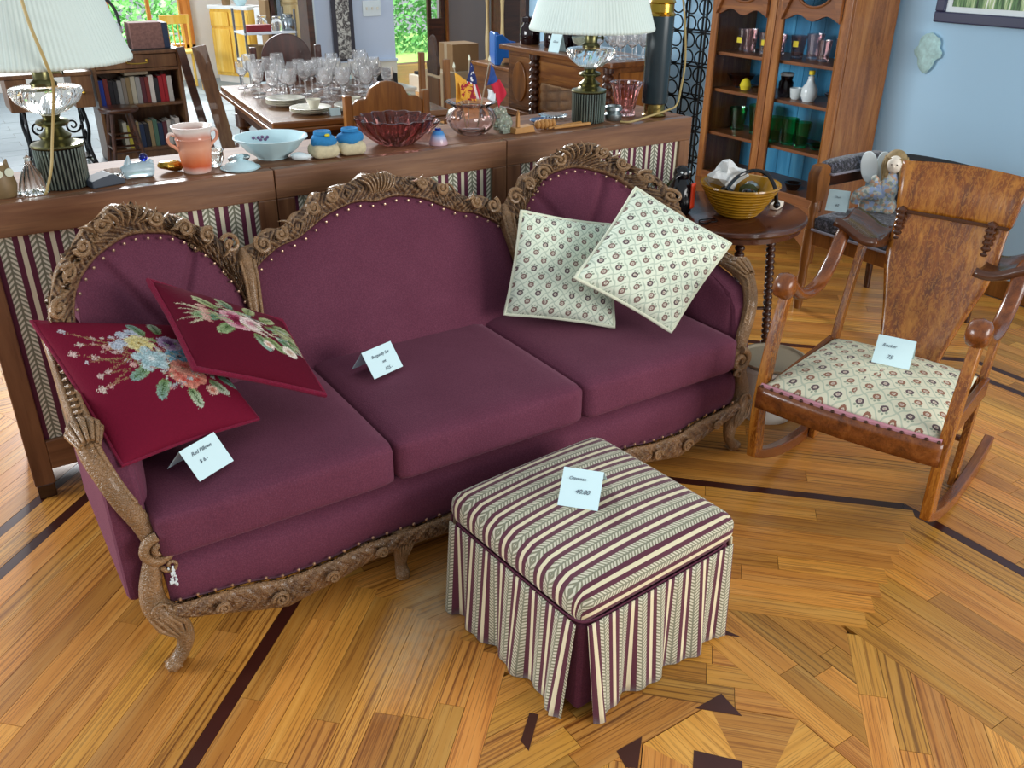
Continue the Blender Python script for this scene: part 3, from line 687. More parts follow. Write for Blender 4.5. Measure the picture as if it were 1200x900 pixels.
# arms
armc = [(1.03, 2.30, .74), (1.03, 2.2, .685), (1.033, 2.08, .648), (1.035, 1.97, .625), (1.035, 1.90, .595), (1.02, 1.862, .545), (1.0, 1.845, .485), (.975, 1.836, .425), (.96, 1.83, .375)]
for s in (-1, 1):
    P = [(SX+s*a, b, c) for a, b, c in armc]; C_ = cr(P, 9); g = G()
    g.tube(C_, [.024, .024, .025, .026, .026, .025, .024, .023, .022], 12, .85)
    for e in (-1, 1): g.tube([(p[0]+e*.014, p[1]-.004, p[2]+.02) for p in C_[:-14]], .006, 6)
    for i in range(3, len(C_)-3, 2):      # carved leaf nicks along the arm
        p = C_[i]; g.tube([(p[0]-.016, p[1]+.008, p[2]+.02), (p[0], p[1]-.006, p[2]+.029), (p[0]+.016, p[1]+.008, p[2]+.02)], [.002, .005, .002], 5)
    kx, ky, kz = SX+s*1.035, 1.925, .625    # acanthus knuckle
    for k in range(7): 
        a = (k-3)*.5; g.tube([(kx+.022*math.sin(a), ky+.06, kz+.008+.016*math.cos(a)), (kx+.034*math.sin(a), ky+.01, kz+.006+.03*math.cos(a)), (kx+.02*math.sin(a), ky-.035, kz-.012+.02*math.cos(a))], [.004, .009, .004], 6)
    g.spiral((SX+s*.950, 1.808, .352), .040, 1.5, .013, 'xz', -s, PI/2, 8, 28)
    g.lathe([(0, -.018), (.036, -.016), (.04, .0), (.036, .014), (0, .016)], 20, M=Matrix.Translation((SX+s*.95, 1.828, .352)) @ Matrix.Rotation(PI/2, 4, 'X'))
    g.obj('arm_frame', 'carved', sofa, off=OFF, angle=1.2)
    prof = [(1.85, .20), (2.42, .20), (2.42, .60), (2.36, .70), (2.2, .665), (2.08, .63), (1.97, .60), (1.90, .57), (1.865, .52), (1.85, .44)]
    g = G(); x0, x1 = sorted((SX+s*.955, SX+s*1.035)); g.prism(prof, x0, x1, 'yz'); g.obj('arm_body', 'velvet', sofa, False, off=OFF, bevel=.015)
    g = G(); g.grid(lambda u, v: (SX+s*(.96-.045*math.sin(PI*u)**.5*math.sin(PI*min(1, v*.85+.15))**.6), 1.87+u*.53, .40+v*(float(np.interp(1.87+u*.53, [1.85, 1.9, 1.97, 2.08, 2.2, 2.4], [.47, .56, .595, .625, .66, .72]))-.40)), 20, 14); g.obj('arm_pad', 'velvet', sofa, off=OFF, angle=2., solid=.01 if s < 0 else -.01)
# torn corner with stuffing showing
rr_ = np.random.default_rng(9); g = G()
for i in range(26): g.ball((.240+rr_.uniform(-.007, .007), 1.784+rr_.uniform(-.003, .003), .262+.0021*i+rr_.uniform(-.002, .002)), rr_.uniform(.0018, .0042), 5, (1, 1, 1.5))
g.obj('torn_stuffing', 'white', sofa, off=OFF)
# legs
def leg_corner(s):
    g = G(); P = [(.958, 1.83, .345), (.972, 1.826, .30), (.985, 1.822, .25), (.985, 1.818, .20), (.968, 1.812, .165), (.945, 1.806, .13), (.935, 1.803, .09), (.945, 1.806, .05), (.968, 1.806, .02), (.98, 1.805, .006)]
    g.tube([(SX+s*a, b, c) for a, b, c in cr(P, 5)], [.02, .024, .027, .031, .035, .028, .022, .018, .018, .016], 12)
    g.ball((SX+s*.975, 1.802, .019), .019, 10, (1.1, 1.1, .85))
    g.spiral((SX+s*.975, 1.79, .20), .03, 1.3, .006, 'xz', s, 0, 6); g.spiral((SX+s*.935, 1.797, .31), .018, 1.2, .006, 'xz', -s, PI, 6)
    for k in range(5): g.tube([(SX+s*(.985-.018*(k-2)*.6), 1.785, .185), (SX+s*(.96-.015*(k-2)), 1.778, .15), (SX+s*(.945-.006*(k-2)), 1.782, .11)], [.003, .006, .002], 5)
    g.box(*sorted((SX+s*.955, SX+s*.99)), 1.80, 1.835, .0, .008); return g
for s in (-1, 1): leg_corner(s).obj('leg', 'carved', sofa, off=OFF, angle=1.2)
for s in (-1, 1):
    g = G(); x = SX+s*.341; g.tube(cr([(x, 1.815, .17), (x, 1.805, .14), (x, 1.812, .09), (x, 1.818, .05), (x, 1.812, .02), (x, 1.81, .004)], 4), [.034, .032, .022, .017, .02, .02], 10)
    for k in range(5): g.tube([(x+.012*(k-2), 1.785, .165), (x+.010*(k-2), 1.776, .135), (x+.006*(k-2), 1.79, .09)], [.004, .006, .002], 5)
    g.ball((x, 1.808, .02), .021, 10, (1, 1, .9)); g.obj('leg', 'carved', sofa, off=OFF, angle=1.2)
    g = G(); x = SX+s*.9; g.tube(cr([(x, 2.40, .22), (x, 2.41, .12), (x, 2.45, .02), (x, 2.46, 0)], 4), [.03, .025, .018, .018], 8); g.obj('leg', 'carved', sofa, off=OFF)

# ================================================================== ottoman
ott = thing('ottoman', 'square striped ottoman with pleated skirt in front of the sofa', 'ottoman', (1.178, 1.412, 0), math.radians(4.5))
PER = .066
g = G(); g.box(-.248, .248, -.248, .248, .012, .27); g.obj('base_box', 'velvet', ott, False, bevel=.01)
for sx in (-1, 1):
    for sy in (-1, 1):
        g = G(); g.box(sx*.2-.02, sx*.2+.02, sy*.2-.02, sy*.2+.02, 0, .012); g.obj('foot', 'chairwood', ott, False)
def topfn():
    g = G(); h = .262; n = 26
    g.rbox((0, 0, .315), (2*h, 2*h, .085), .035, 17, .03)
    g.uv = [((p[1]+.262+math.copysign(max(0, .3575-p[2]), p[1])*(1 if abs(p[1]) > abs(p[0])-.01 or abs(p[1]) > .24 else 0))/PER, p[0]-(math.copysign(max(0, .3575-p[2]), p[0]) if abs(p[0]) > .235 else 0)) for p in g.v]; return g
topfn().obj('padded_top', 'stripe', ott, angle=2.)
g = G(); P = [(-.262, -.262), (.262, -.262), (.262, .262), (-.262, .262)]
for zc in (.276,):
    rr = .256
    g.tube([(rr*math.copysign(abs(math.cos(a))**.18, math.cos(a)), rr*math.copysign(abs(math.sin(a))**.18, math.sin(a)), zc) for a in np.linspace(0, 2*PI, 80, False)], .004, 6, closed=True)
g.obj('welt_cord', 'velvet', ott)
for k in range(4):                    # four skirt panels with an open kick pleat at the corners
    M = Matrix.Rotation(k*PI/2, 4, 'Z'); g = G()
    def fn(u, v):
        x = (-.244+.010*v+(.488-.020*v)*u); wv = .004+.011*v*math.sin(u*19+k)+.006*v*math.sin(u*43+2*k); y = -.258-.016*v-wv
        zz = .278-v*(.276 if 0.02 < u < .98 else .276)
        if u < .06 or u > .94: y -= .012*v
        return M @ Vector((x, y, zz+.002))
    g.grid(fn, 60, 10, uvf=lambda u, v: (u*.53/PER+.2*k, v*.28)); g.obj('skirt', 'stripe', ott, solid=.003, angle=2.)

# ================================================================== pillows
def pillow(name, label, corners, thick, mats, n=40, colf=None, uvs=1., group=None, piping=None, parts=('front_panel', 'back_panel'), boxing=0.):
    C4 = [Vector(c) for c in corners]; ctr = sum(C4, Vector())/4; base = ctr.copy(); base.z = min(c.z for c in C4)
    nrm = ((C4[1]-C4[3]).cross(C4[0]-C4[2])).normalized()
    if nrm.y > 0 and abs(nrm.y) > abs(nrm.z) or (abs(nrm.y) <= abs(nrm.z) and nrm.z < 0): nrm = -nrm
    t = thing(name, label, 'pillow', ctr, 0, group)
    def P(s, tt, side):
        k = .5+(s-.5)*(1-.04*math.sin(PI*tt)); q = .5+(tt-.5)*(1-.04*math.sin(PI*s))
        p = C4[0]*(1-k)*(1-q)+C4[1]*k*(1-q)+C4[2]*k*q+C4[3]*(1-k)*q
        b = (max(0, math.sin(PI*s))*max(0, math.sin(PI*tt)))**.42
        return p-ctr+nrm*(side*thick*b+side*boxing)
    for side, nm, mt, fl in ((1, parts[0], mats[0], False), (-1, parts[1], mats[1], True)):
        g = G(); g.grid(lambda u, v: P(u, v, side), n, n, uvf=lambda u, v: (u*uvs, v*uvs), colf=colf if side > 0 else None)
        vn = (Vector(g.v[n+1])-Vector(g.v[0])).cross(Vector(g.v[1])-Vector(g.v[0]))
        mid = (n//2)*(n+1)+n//2; vn = (Vector(g.v[mid+n+1])-Vector(g.v[mid])).cross(Vector(g.v[mid+1])-Vector(g.v[mid]))
        if vn.dot(nrm*side) < 0: g.f = [f[::-1] for f in g.f]
        g.obj(nm, mt, t, paint='paint' if (colf and side > 0) else None, angle=3.)
    edge = [P(a, 0, 0) for a in np.linspace(0, 1, 24)]+[P(1, a, 0) for a in np.linspace(0, 1, 24)[1:]]+[P(a, 1, 0) for a in np.linspace(1, 0, 24)[1:]]+[P(0, a, 0) for a in np.linspace(1, 0, 24)[1:-1]]
    if piping: g = G(); g.tube(edge, piping[1]+boxing, 8, closed=True); g.obj('piping', piping[0], t)
    return t
# painted needlework: list of petals over a burgundy ground
def painter(ground, prims, n):
    yy, xx = np.meshgrid(np.linspace(0, 1, n+1), np.linspace(0, 1, n+1)); img = np.zeros((n+1, n+1, 3)); img[:] = lin(ground)[:3]
    rn = np.random.default_rng(3); jx = rn.normal(0, .0045, xx.shape); jy = rn.normal(0, .0045, xx.shape); sh = rn.uniform(.7, 1.25, xx.shape)[..., None]
    for cx, cy, ang, L, wd, c, c2 in prims:
        dx = xx+jx-cx; dy = yy+jy-cy; a = dx*math.cos(ang)+dy*math.sin(ang); b = -dx*math.sin(ang)+dy*math.cos(ang)
        t = a/L; w = wd*np.sqrt(np.clip(1-(2*t-1)**2, 0, 1)); m = (t > 0) & (t < 1) & (np.abs(b) < w)
        f = np.clip(t, 0, 1)[..., None]; col = np.array(lin(c)[:3])*(1-f)+np.array(lin(c2)[:3])*f; vein = (.8+.2*np.cos(b/(wd+1e-6)*9))[..., None]; col = col*sh*vein
        img[m] = col[m]
    return lambda u, v: tuple(img[int(round(u*n)), int(round(v*n))])
def flower(cx, cy, r, k, c, c2, wd=.42, a0=0, core=None):
    P = [(cx, cy, a0+2*PI*i/k, r, r*wd, c2, c) for i in range(k)]
    P += [(cx, cy, a0+.4+2*PI*i/k, r*.62, r*wd*.7, c, c2) for i in range(k)]
    if core: P += [(cx-r*.16, cy, 0, r*.32, r*.16, core, core)]
    return P
def rose(cx, cy, r, dark, mid, light):
    P = [(cx+r*.45*math.cos(a), cy+r*.45*math.sin(a), a+1.9, r*1.0, r*.42, mid, light) for a in np.linspace(0, 5.6, 7)]
    P += [(cx+r*.28*math.cos(a), cy+r*.28*math.sin(a), a+2.0, r*.6, r*.24, dark, mid) for a in np.linspace(.5, 6, 5)]
    return P+[(cx-r*.2, cy, .3, r*.4, r*.16, dark, dark)]
def leaf(cx, cy, a, L, w, c='#6f8a4a', c2='#a8b878'): return [(cx, cy, a, L, w, c, c2), (cx, cy, a, L*.95, w*.14, '#35512c', '#506b3a')]
rd = random.Random(5); pr = []
for i in range(26):        # trailing sprigs
    a = rd.uniform(2.5, 4.1); x, y = .42+rd.uniform(-.1, .12), .40+rd.uniform(-.1, .14); L = rd.uniform(.1, .3)
    pr += [(x, y, a, L, .004, '#8a7a4a', '#b98a6a')]; ex, ey = x+L*math.cos(a), y+L*math.sin(a)
    pr += flower(ex, ey, rd.uniform(.012, .024), 4, rd.choice(['#e8d2c4', '#d8dfe6', '#e6b7a8', '#efe6d0']), '#c9a0a0')
for x, y, a in ((.80, .30, 5.4), (.83, .36, 5.8), (.9, .55, .2), (.86, .62, .7), (.78, .66, 1.0), (.62, .70, 1.5), (.93, .48, 6.1), (.56, .26, 4.6), (.66, .24, 4.9), (.45, .52, 2.7), (.50, .62, 2.2)):
    pr += leaf(x, y, a, .15, .034, rd.choice(['#5b7a46', '#3f6b4c', '#7c9a5a', '#7fa39a']), rd.choice(['#a9c08a', '#cfdcc4', '#8fb0a8']))
for i in range(7): pr += [(.93, .53, -.9+.3*i, .11, .012, '#cfe0da', '#6f9a90')]
for x, y in ((.44, .24), (.50, .22), (.40, .31), (.36, .33)): pr += flower(x, y, .038, 5, '#dfe3ea', '#9fb0c4', .45, rd.random(), '#8795ad')
pr += flower(.50, .33, .085, 7, '#f0e7b0', '#d9c372', .4, .2, '#a98a3a')
pr += flower(.50, .46, .11, 5, '#cfe4e6', '#8fb9c0', .36, 1.0, '#e8f1ee')
pr += flower(.68, .46, .09, 7, '#8fc4d6', '#4d8ea8', .38, .1, '#2d4a5a')
pr += rose(.68, .335, .075, '#5a2a5e', '#a67fae', '#d9c6dd')
pr += flower(.66, .60, .12, 5, '#e9a08a', '#c9453f', .5, .6, '#3a2a2a'); pr += [(.58, .54, .5, .18, .03, '#f0b8a0', '#e2806e')]
pr += rose(.81, .52, .075, '#3a0a22', '#7d1f48', '#c98aa4')
pr += rose(.76, .74, .04, '#b5604e', '#e6b09a', '#f1d8c4')
NP = 190
und = []
for i in range(150):
    a = rd.uniform(0, 6.28); rr = rd.random()**.6; x, y = .66+.24*rr*math.cos(a), .48+.22*rr*math.sin(a)
    c1 = rd.choice(['#5b7a46', '#7c9a5a', '#3f6b4c', '#c9b48a', '#cfd8dc', '#d9a08f', '#a8c0c8', '#8d6a8e', '#e3d7a8'])
    und.append((x, y, rd.uniform(0, 6.28), rd.uniform(.03, .075), rd.uniform(.006, .016), c1, rd.choice(['#e8e4cf', '#d8e0e0', '#a9b98a', '#c77f77'])))
pr = und[:90]+pr+[(x, y, a, L*.6, w*.6, c, c2) for x, y, a, L, w, c, c2 in und[90:]]
pr = [(.58+(a-.60)*1.1, .45+(b_-.47)*1.1, c_, d_*1.08, e_*1.08, f_, g_) for a, b_, c_, d_, e_, f_, g_ in pr]
f1 = painter('#71102b', pr, NP)
pillow('needlepoint_pillow', 'burgundy needlepoint pillow with a large mixed bouquet leaning on the sofa arm', [(.112, 2.265, .788), (.485, 2.30, .675), (.547, 2.005, .51), (.196, 1.878, .555)], .06, ('needlepoint', 'burgundy'), NP, f1, group='needlepoint pillows', piping=('burgundy', .005))
pr = []
for i in range(12):
    a = 3.3+rd.uniform(-.6, .5); pr += [(.36, .42, a, rd.uniform(.12, .26), .006, '#8f9a62', '#d9cdb0')]
for i in range(12):
    a = rd.uniform(-.4, .6); pr += [(.62, .40, a, rd.uniform(.15, .36), .008, '#7b8a55', '#b8b58a')]
for x, y, a in ((.36, .34, 4.0), (.45, .30, 4.6), (.55, .30, 5.2), (.62, .34, 5.6), (.40, .48, 2.4), (.52, .52, 1.2), (.58, .52, .9), (.7, .36, 5.9), (.34, .44, 3.2), (.75, .46, .2), (.66, .48, .6)):
    pr += leaf(x, y, a, .15, .036, rd.choice(['#6b8a52', '#4f7f6c', '#8a9a5c']), rd.choice(['#a8bd8c', '#9cc0b4', '#c4c79a']))
pr += rose(.44, .42, .10, '#6d0f2c', '#b3476a', '#ecc3c4'); pr += rose(.53, .42, .07, '#c9808c', '#efd0cc', '#f6e6dc')
pr += rose(.72, .60, .05, '#cfa890', '#f2e2cf', '#fbf3e4'); pr += rose(.58, .60, .035, '#d8967c', '#f3d9c4', '#fbf0e2')
for i in range(5): pr += [(.24, .33+.03*i, .2*i, .06, .014, '#e6bfae', '#c98a80')]
und = []
for i in range(70):
    x = rd.uniform(.3, .8); y = .40+(x-.5)*.25+rd.uniform(-.1, .1)
    und.append((x, y, rd.uniform(-.5, .9), rd.uniform(.04, .11), rd.uniform(.004, .011), rd.choice(['#6b8a52', '#4f7f6c', '#8a9a5c', '#b8b58a', '#e0bfb0']), rd.choice(['#c4c79a', '#e9dcc8', '#9cc0b4'])))
pr = und[:50]+pr+und[50:]
pr = [(.52+(a-.5)*1.3, .44+(b_-.44)*1.3, c_, d_*1.3, e_*1.3, f_, g_) for a, b_, c_, d_, e_, f_, g_ in pr]
f2 = painter('#5b0b22', pr, NP)
pillow('needlepoint_pillow', 'burgundy needlepoint pillow with a single rose spray tilted against the sofa back', [(.395, 2.285, .83), (.718, 2.255, .655), (.733, 2.012, .525), (.418, 2.03, .678)], .05, ('needlepoint', 'burgundy'), NP, f2, group='needlepoint pillows', piping=('burgundy', .008))
pillow('floral_pillow', 'mint rose lattice pillow sitting square in the sofa corner', [(1.565, 2.31, .832), (1.93, 2.28, .735), (1.762, 2.045, .475), (1.482, 2.28, .50)], .07, ('rose', 'rose'), 36, group='floral pillows', piping=('cream_cloth', .006))
pillow('floral_pillow', 'mint rose lattice pillow standing on one corner against the sofa arm', [(1.915, 2.16, .893), (2.165, 1.95, .718), (1.875, 1.895, .487), (1.592, 2.05, .678)], .072, ('rose', 'rose'), 36, group='floral pillows', piping=('cream_cloth', .006))

# ================================================================== folded price cards
def card(label, loc, rz, lines, w=.098, h=.072, spread=.032, tilt=0.):
    t = thing('price_card', label, 'card', loc, rz, 'folded price cards'); ridge = math.sqrt(max(1e-6, h*h-spread*spread))
    for s, nm in ((-1, 'front_leaf'), (1, 'back_leaf')):
        g = G(); g.add([(-w/2, s*spread, 0), (w/2, s*spread, 0), (w/2, 0, ridge), (-w/2, 0, ridge)], [(0, 1, 2, 3)] if s < 0 else [(3, 2, 1, 0)]); g.obj(nm, 'paper', t, False, solid=.0006)
    a = math.atan2(ridge, spread)
    for i, (txt, size, fx, fz) in enumerate(lines):
        M = Matrix.Translation((0, -spread, 0)) @ Matrix.Rotation(a, 4, 'X') @ Matrix.Translation((fx*w, fz*h, .0012)); text_mesh(txt, size, 'ink', t, M=M)
    return t
card('folded white price card on the middle seat cushion', (.968, 2.185, .4735), math.radians(17), [('Burgundy Set', .0125, .0, .66), ('set', .012, .02, .40), ('125.-', .014, .06, .12)], w=.115, h=.085, spread=.05)
card('folded white price card in front of the bouquet pillow', (.372, 1.925, .4735), math.radians(27), [('Red Pillows', .013, -.02, .70), ('$ 6.-', .013, -.12, .42)], w=.108, h=.085, spread=.055)
card('folded white price card on top of the striped ottoman', (1.165, 1.43, .3865), math.radians(-48), [('Ottoman', .0115, -.12, .70), ('40.00', .016, .05, .36)], w=.10, h=.098, spread=.072)

# ================================================================== rocking chair
PH = .295; RW = .541
ev, vv = Vector((math.sin(PH), -math.cos(PH), 0)), Vector((math.cos(PH), math.sin(PH), 0))
rc0 = Vector((1.999, 1.596, 0))+ev*RW/2+vv*.3
rk = thing('rocking_chair', 'oak rocking chair with broad plank back, scrolled arms and floral seat', 'rocking chair', rc0, PH)
HW = RW/2
def L(v, u, z): return (v-.3, -(u-HW), z)          # chair frame: v to the back, u across, z up
RRAD = 1.05; RCV = .50                            # rocker curve radius and lowest point
def rz_(v): return RRAD-math.sqrt(RRAD**2-(v-RCV)**2)
for u in (0, RW):
    g = G(); vs = np.linspace(-.01, .76, 24)
    pts = [(v, rz_(v)) for v in vs]+[(v, rz_(v)+.034+.012*math.sin(PI*min(1, max(0, v)))) for v in vs[::-1]]
    poly = [(v-.3, z) for v, z in pts]; g.prism(poly, -(u-HW)-.016, -(u-HW)+.016, 'xz'); g.obj('runner', 'rocker_x', rk, bevel=.004, angle=.5)
    # front post, slightly bowed
    P = cr([(.012, .135), (-.006, .28), (.004, .43), (.035, .57), (.075, .68)], 6); n = len(P); F = []
    poly = [(p[0]-.3-(.030-.008*i/n), p[1]) for i, p in enumerate(P)]+[(p[0]-.3+(.030-.008*i/n), p[1]) for i, p in list(enumerate(P))[::-1]]
    g = G(); g.prism(poly, -(u-HW)-.015, -(u-HW)+.015, 'xz'); g.obj('front_post', 'rocker', rk, bevel=.004, angle=.5)
    uo = u+(.03 if u == 0 else -.03)
    P = cr([(.46, .01+rz_(.46)), (.49, .33), (.54, .52), (.62, .735)], 5)
    poly = [(p[0]-.3-.02, p[1]) for p in P]+[(p[0]-.3+.02, p[1]) for p in P[::-1]]
    g = G(); g.prism(poly, -(uo-HW)-.011, -(uo-HW)+.011, 'xz'); g.obj('rear_post', 'rocker', rk, bevel=.003, angle=.5)
    # arm: scroll ball at the front, dip, rise to the wing plate
    P = cr([(.05, .715), (.09, .69), (.16, .645), (.25, .622), (.34, .632), (.42, .69), (.47, .755), (.50, .775)], 6)
    g = G(); g.tube([L(a, u, b) for a, b in P], [.026, .027, .026, .024, .024, .024, .024, .02], 12, .75, up=None)
    g.lathe([(0, -.03), (.022, -.03), (.036, -.022), (.041, 0), (.036, .022), (.022, .03), (0, .03)], 20, M=Matrix.Translation(L(.05, u, .70)) @ Matrix.Rotation(PI/2, 4, 'X')); g.obj('arm', 'rocker_x', rk, angle=.9)
    sg = 1 if u == 0 else -1
    g = G()
    def wing(a, b): return L(.45+.19*a, u+sg*(-.03+.15*b), .772+.018*math.cos(PI*b*1.3)*(1)-.02*math.sin(PI*a)-.012*b)
    g.grid(wing, 14, 14); g.obj('arm_wing', 'rocker_dark', rk, solid=.028, angle=1.)
    g = G(); c = L(.60, u+sg*.135, 0); pr = []
    zz = .685
    while zz < .835: pr += [(.011, zz), (.0165, zz+.006), (.0165, zz+.011), (.011, zz+.017)]; zz += .0185
    g.lathe([(0, .68)]+pr+[(0, zz+.004)], 16, (c[0], c[1], 0)); g.obj('spool_spindle', 'rocker_dark', rk)
# plank back, tapering to the seat and leaning, plus the crest rail
def backv(z): return .435+(z-.38)*.34+.02*math.sin((z-.38)*5)
def wd_(z): return float(np.interp(z, [.34, .45, .55, .66, .72, .80, .87], [.085, .10, .125, .158, .168, .166, .17]))
g = G(); g.grid(lambda a, b: (lambda z: L(backv(z)+.012*math.cos((a-.5)*2.4), HW+.014+(a-.5)*2*wd_(z), z))(.36+.49*b), 18, 30); g.obj('back_plank', 'rocker', rk, solid=.016, angle=1.)
def cw_(z): return float(np.interp(z, [.835, .85, .865, .93, .985, .99], [.168, .172, .174, .182, .192, .191]))
g = G(); g.grid(lambda a, b: (lambda z: L(backv(z)-.012+.014*math.cos((a-.5)*2.4)-.012*math.sin(PI*b), HW+.016+(a-.5)*2*cw_(z), z+.012*math.cos((a-.5)*3)*(b)))(.838+.15*b), 24, 12); g.obj('crest_rail', 'rocker', rk, solid=.026, angle=1.)
g = G(); g.tube([L(backv(.84)-.006, HW+.014+k*.170, .838) for k in np.linspace(-1, 1, 12)], .006, 6); g.obj('crest_moulding', 'rocker_dark', rk)
# seat
def sfr(a): return -.02-.018*math.sin(PI*a)
g = G(); ns = 30
def seatfn(a, b):
    u = .012+(RW-.024)*a; f0 = sfr(a); v = f0+(.47-f0)*b; e = (max(0, 1-(2*a-1)**4)*max(0, 1-(2*b-1)**4))**.5
    return L(v, u+(.03*(1 if a < .5 else -1)*b), .400+.034*e+.02*math.sin(PI*a)*math.sin(PI*b))
g.grid(seatfn, ns, ns, uvf=lambda a, b: (a*1.15, b)); g.obj('seat_cushion', 'rose_seat', rk, solid=.02, angle=2.)
g = G()
g.grid(lambda a, b: L(sfr(a), RW*a, .325+.072*b), 20, 3)
g.obj('front_rail', 'rocker_x', rk, solid=-.02, angle=1.)
for u in (.02, RW-.02):
    g = G(); a, b = L(0, u, .33), L(.5, u, .395); g.box(a[0], b[0], a[1]-.01, a[1]+.01, .33, .395); g.obj('side_rail', 'rocker_x', rk, False, bevel=.003)
g = G(); g.box(*sorted((L(.45, 0, 0)[0], L(.475, 0, 0)[0])), L(0, RW-.04, 0)[1], L(0, .04, 0)[1], .33, .40); g.obj('back_rail', 'rocker_x', rk, False, bevel=.003)
g = G(); g.tube([L(sfr(a)-.006, RW*a, .399+.002*math.sin(PI*a)) for a in np.linspace(.01, .99, 24)], .008, 6); g.obj('gimp_braid', 'gimp', rk)
g = G()
for a in np.linspace(.02, .98, 17): g.ball(L(sfr(a)-.014, RW*a, .399), .0058, 8)
o = g.obj('nail_heads', 'darknail', rk); o['kind'] = 'stuff'
g = G(); p = L(.55, .03, .10); g.tube([L(.50, .03, .16), L(.50, RW-.03, .16)], .011, 8); g.obj('stretcher', 'rocker_x', rk)
pc = rc0+vv*(.29-.3)+ev*(.285-HW)
card('folded white price card on the rocking chair seat', (pc.x, pc.y, .4548), PH-PI/2+math.radians(8), [('Rocker', .014, -.15, .62), ('75', .019, -.08, .22)], w=.11, h=.09, spread=.045)

# ================================================================== white pail beside the sofa
pl = thing('pail', 'white plastic pail with a beige lid between sofa and rocking chair', 'pail', (2.45, 1.93, 0))
g = G(); g.lathe([(.095, 0), (.098, .004), (.118, .20), (.124, .205), (.124, .222), (.112, .222), (.09, .012), (0, .012)], 36); g.obj('body', 'pail', pl)
g = G(); g.lathe([(0, .226), (.118, .226), (.127, .23), (.127, .238), (.116, .24), (.11, .232), (0, .232)], 36); g.obj('lid', 'tan', pl)

# ================================================================== round side table
TC = (2.66, 2.44); TZ = .64
st = thing('side_table', 'round mahogany side table on spool-turned legs beside the sofa', 'table', (TC[0], TC[1], 0))
g = G(); g.lathe([(0, TZ-.055), (.285, TZ-.055), (.30, TZ-.05), (.30, TZ-.03), (.312, TZ-.026), (.32, TZ-.016), (.318, TZ-.004), (.31, TZ), (0, TZ)], 64); g.obj('round_top', 'tabletop', st)
def spool(g, a, b, r=.016, n=16):
    a, b = Vector(a), Vector(b); d = b-a; Ln = d.length; pr = [(0, 0), (r*.9, 0)]
    for i in range(n):
        z0 = Ln*(.04+.9*i/n); dz = Ln*.9/n; pr += [(r*.62, z0+dz*.05), (r*1.0, z0+dz*.3), (r*1.05, z0+dz*.5), (r*1.0, z0+dz*.75), (r*.62, z0+dz*.97)]
    pr += [(r*.9, Ln*.96), (r*.8, Ln), (0, Ln)]
    M = Matrix.Translation(a) @ d.to_track_quat('Z', 'Y').to_matrix().to_4x4(); g.lathe(pr, 12, M=M)
for k in range(4):
    a = math.radians(-28+90*k); g = G(); spool(g, (.20*math.cos(a), .20*math.sin(a), TZ-.055), (.25*math.cos(a), .25*math.sin(a), 0), .019, 20); g.obj('leg', 'darkwood', st)
g = G(); g.lathe([(0, .20), (.16, .20), (.165, .207), (.16, .214), (0, .214)], 32); 
for k in range(4):
    a = math.radians(-28+90*k); g.tube([(.1*math.cos(a), .1*math.sin(a), .207), (.235*math.cos(a), .235*math.sin(a), .207)], .008, 6)
g.obj('lower_shelf', 'darkwood', st)
for i, (c, dx) in enumerate((('white', .0), ('blueprint', .01), ('white', -.01))):
    if c == 'blueprint': MT[c] = plain('pale_blue_cover', '#9cc2d8', .6)
    g = G(); g.box(-.11, .11, -.075, .075, 0, .012); o = g.obj('magazine', c, None, False, (TC[0]+.03+dx, TC[1]-.04, .2145+.0125*i), .3+.1*i, bevel=.001)
    tag(o, ['pale magazine at the bottom of the pile under the round table', 'light blue magazine in the pile under the round table', 'pale magazine on top of the pile under the round table'][i], 'magazine', 'magazines under the round table')
# ribbed mustard bowl full of odds and ends
BW = (2.645, 2.37, TZ)
bw = thing('ribbed_bowl', 'mustard glazed ribbed bowl full of cords and crumpled paper', 'bowl', BW)
pr = [(0, .0), (.065, 0), (.07, .004)]
for i in range(9):
    z = .008+i*.0125; r = .070+.078*((i+.5)/9)**.75; pr += [(r-.003, z), (r+.004, z+.004), (r+.004, z+.009), (r-.001, z+.0125)]
pr += [(.152, .121), (.157, .126), (.155, .132), (.146, .130), (.13, .10), (.08, .03), (0, .02)]
g = G(); g.lathe(pr, 56); g.obj('bowl_body', 'mustard', bw)
MT['newsprint'] = plain('crumpled_print', '#dfe3de', .8, var=.35, scale=30)
def crumple(c, r, seed, sc=(1, 1, 1), amp=.5, n=14):
    rr = np.random.default_rng(seed); g = G(); g.ball(c, r, n, sc); o = []
    ph = rr.uniform(0, 6, 9)
    for p in g.v:
        d = Vector(p)-Vector(c); k = 1+amp*(.5*math.sin(d.x*70+ph[0])*math.sin(d.y*80+ph[1])+.4*math.sin(d.z*90+ph[2]+d.x*60)); o.append(tuple(Vector(c)+d*k))
    g.v = o; return g
crumple((0, 0, 0), .055, 2, (1.3, .8, .95), .6).obj('crumpled_paper', 'newsprint', None, False, (BW[0]+.0, BW[1]+.070, TZ+.145)); tag(bpy.data.objects['crumpled_paper'], 'crumpled printed paper sticking out of the mustard bowl', 'paper')
g = G(); g.tube(cr([(-.10, -.02, .0), (-.02, -.0, .035), (.04, -.02, .055), (.075, -.06, .045), (.085, -.10, .0), (.07, -.13, -.05)], 8), .0075, 8); g.ball((.068, -.135, -.058), .014, 10); o = g.obj('black_cable', 'black', None, True, (BW[0], BW[1], TZ+.122)); tag(o, 'thick black cable looping over the rim of the mustard bowl', 'cable')
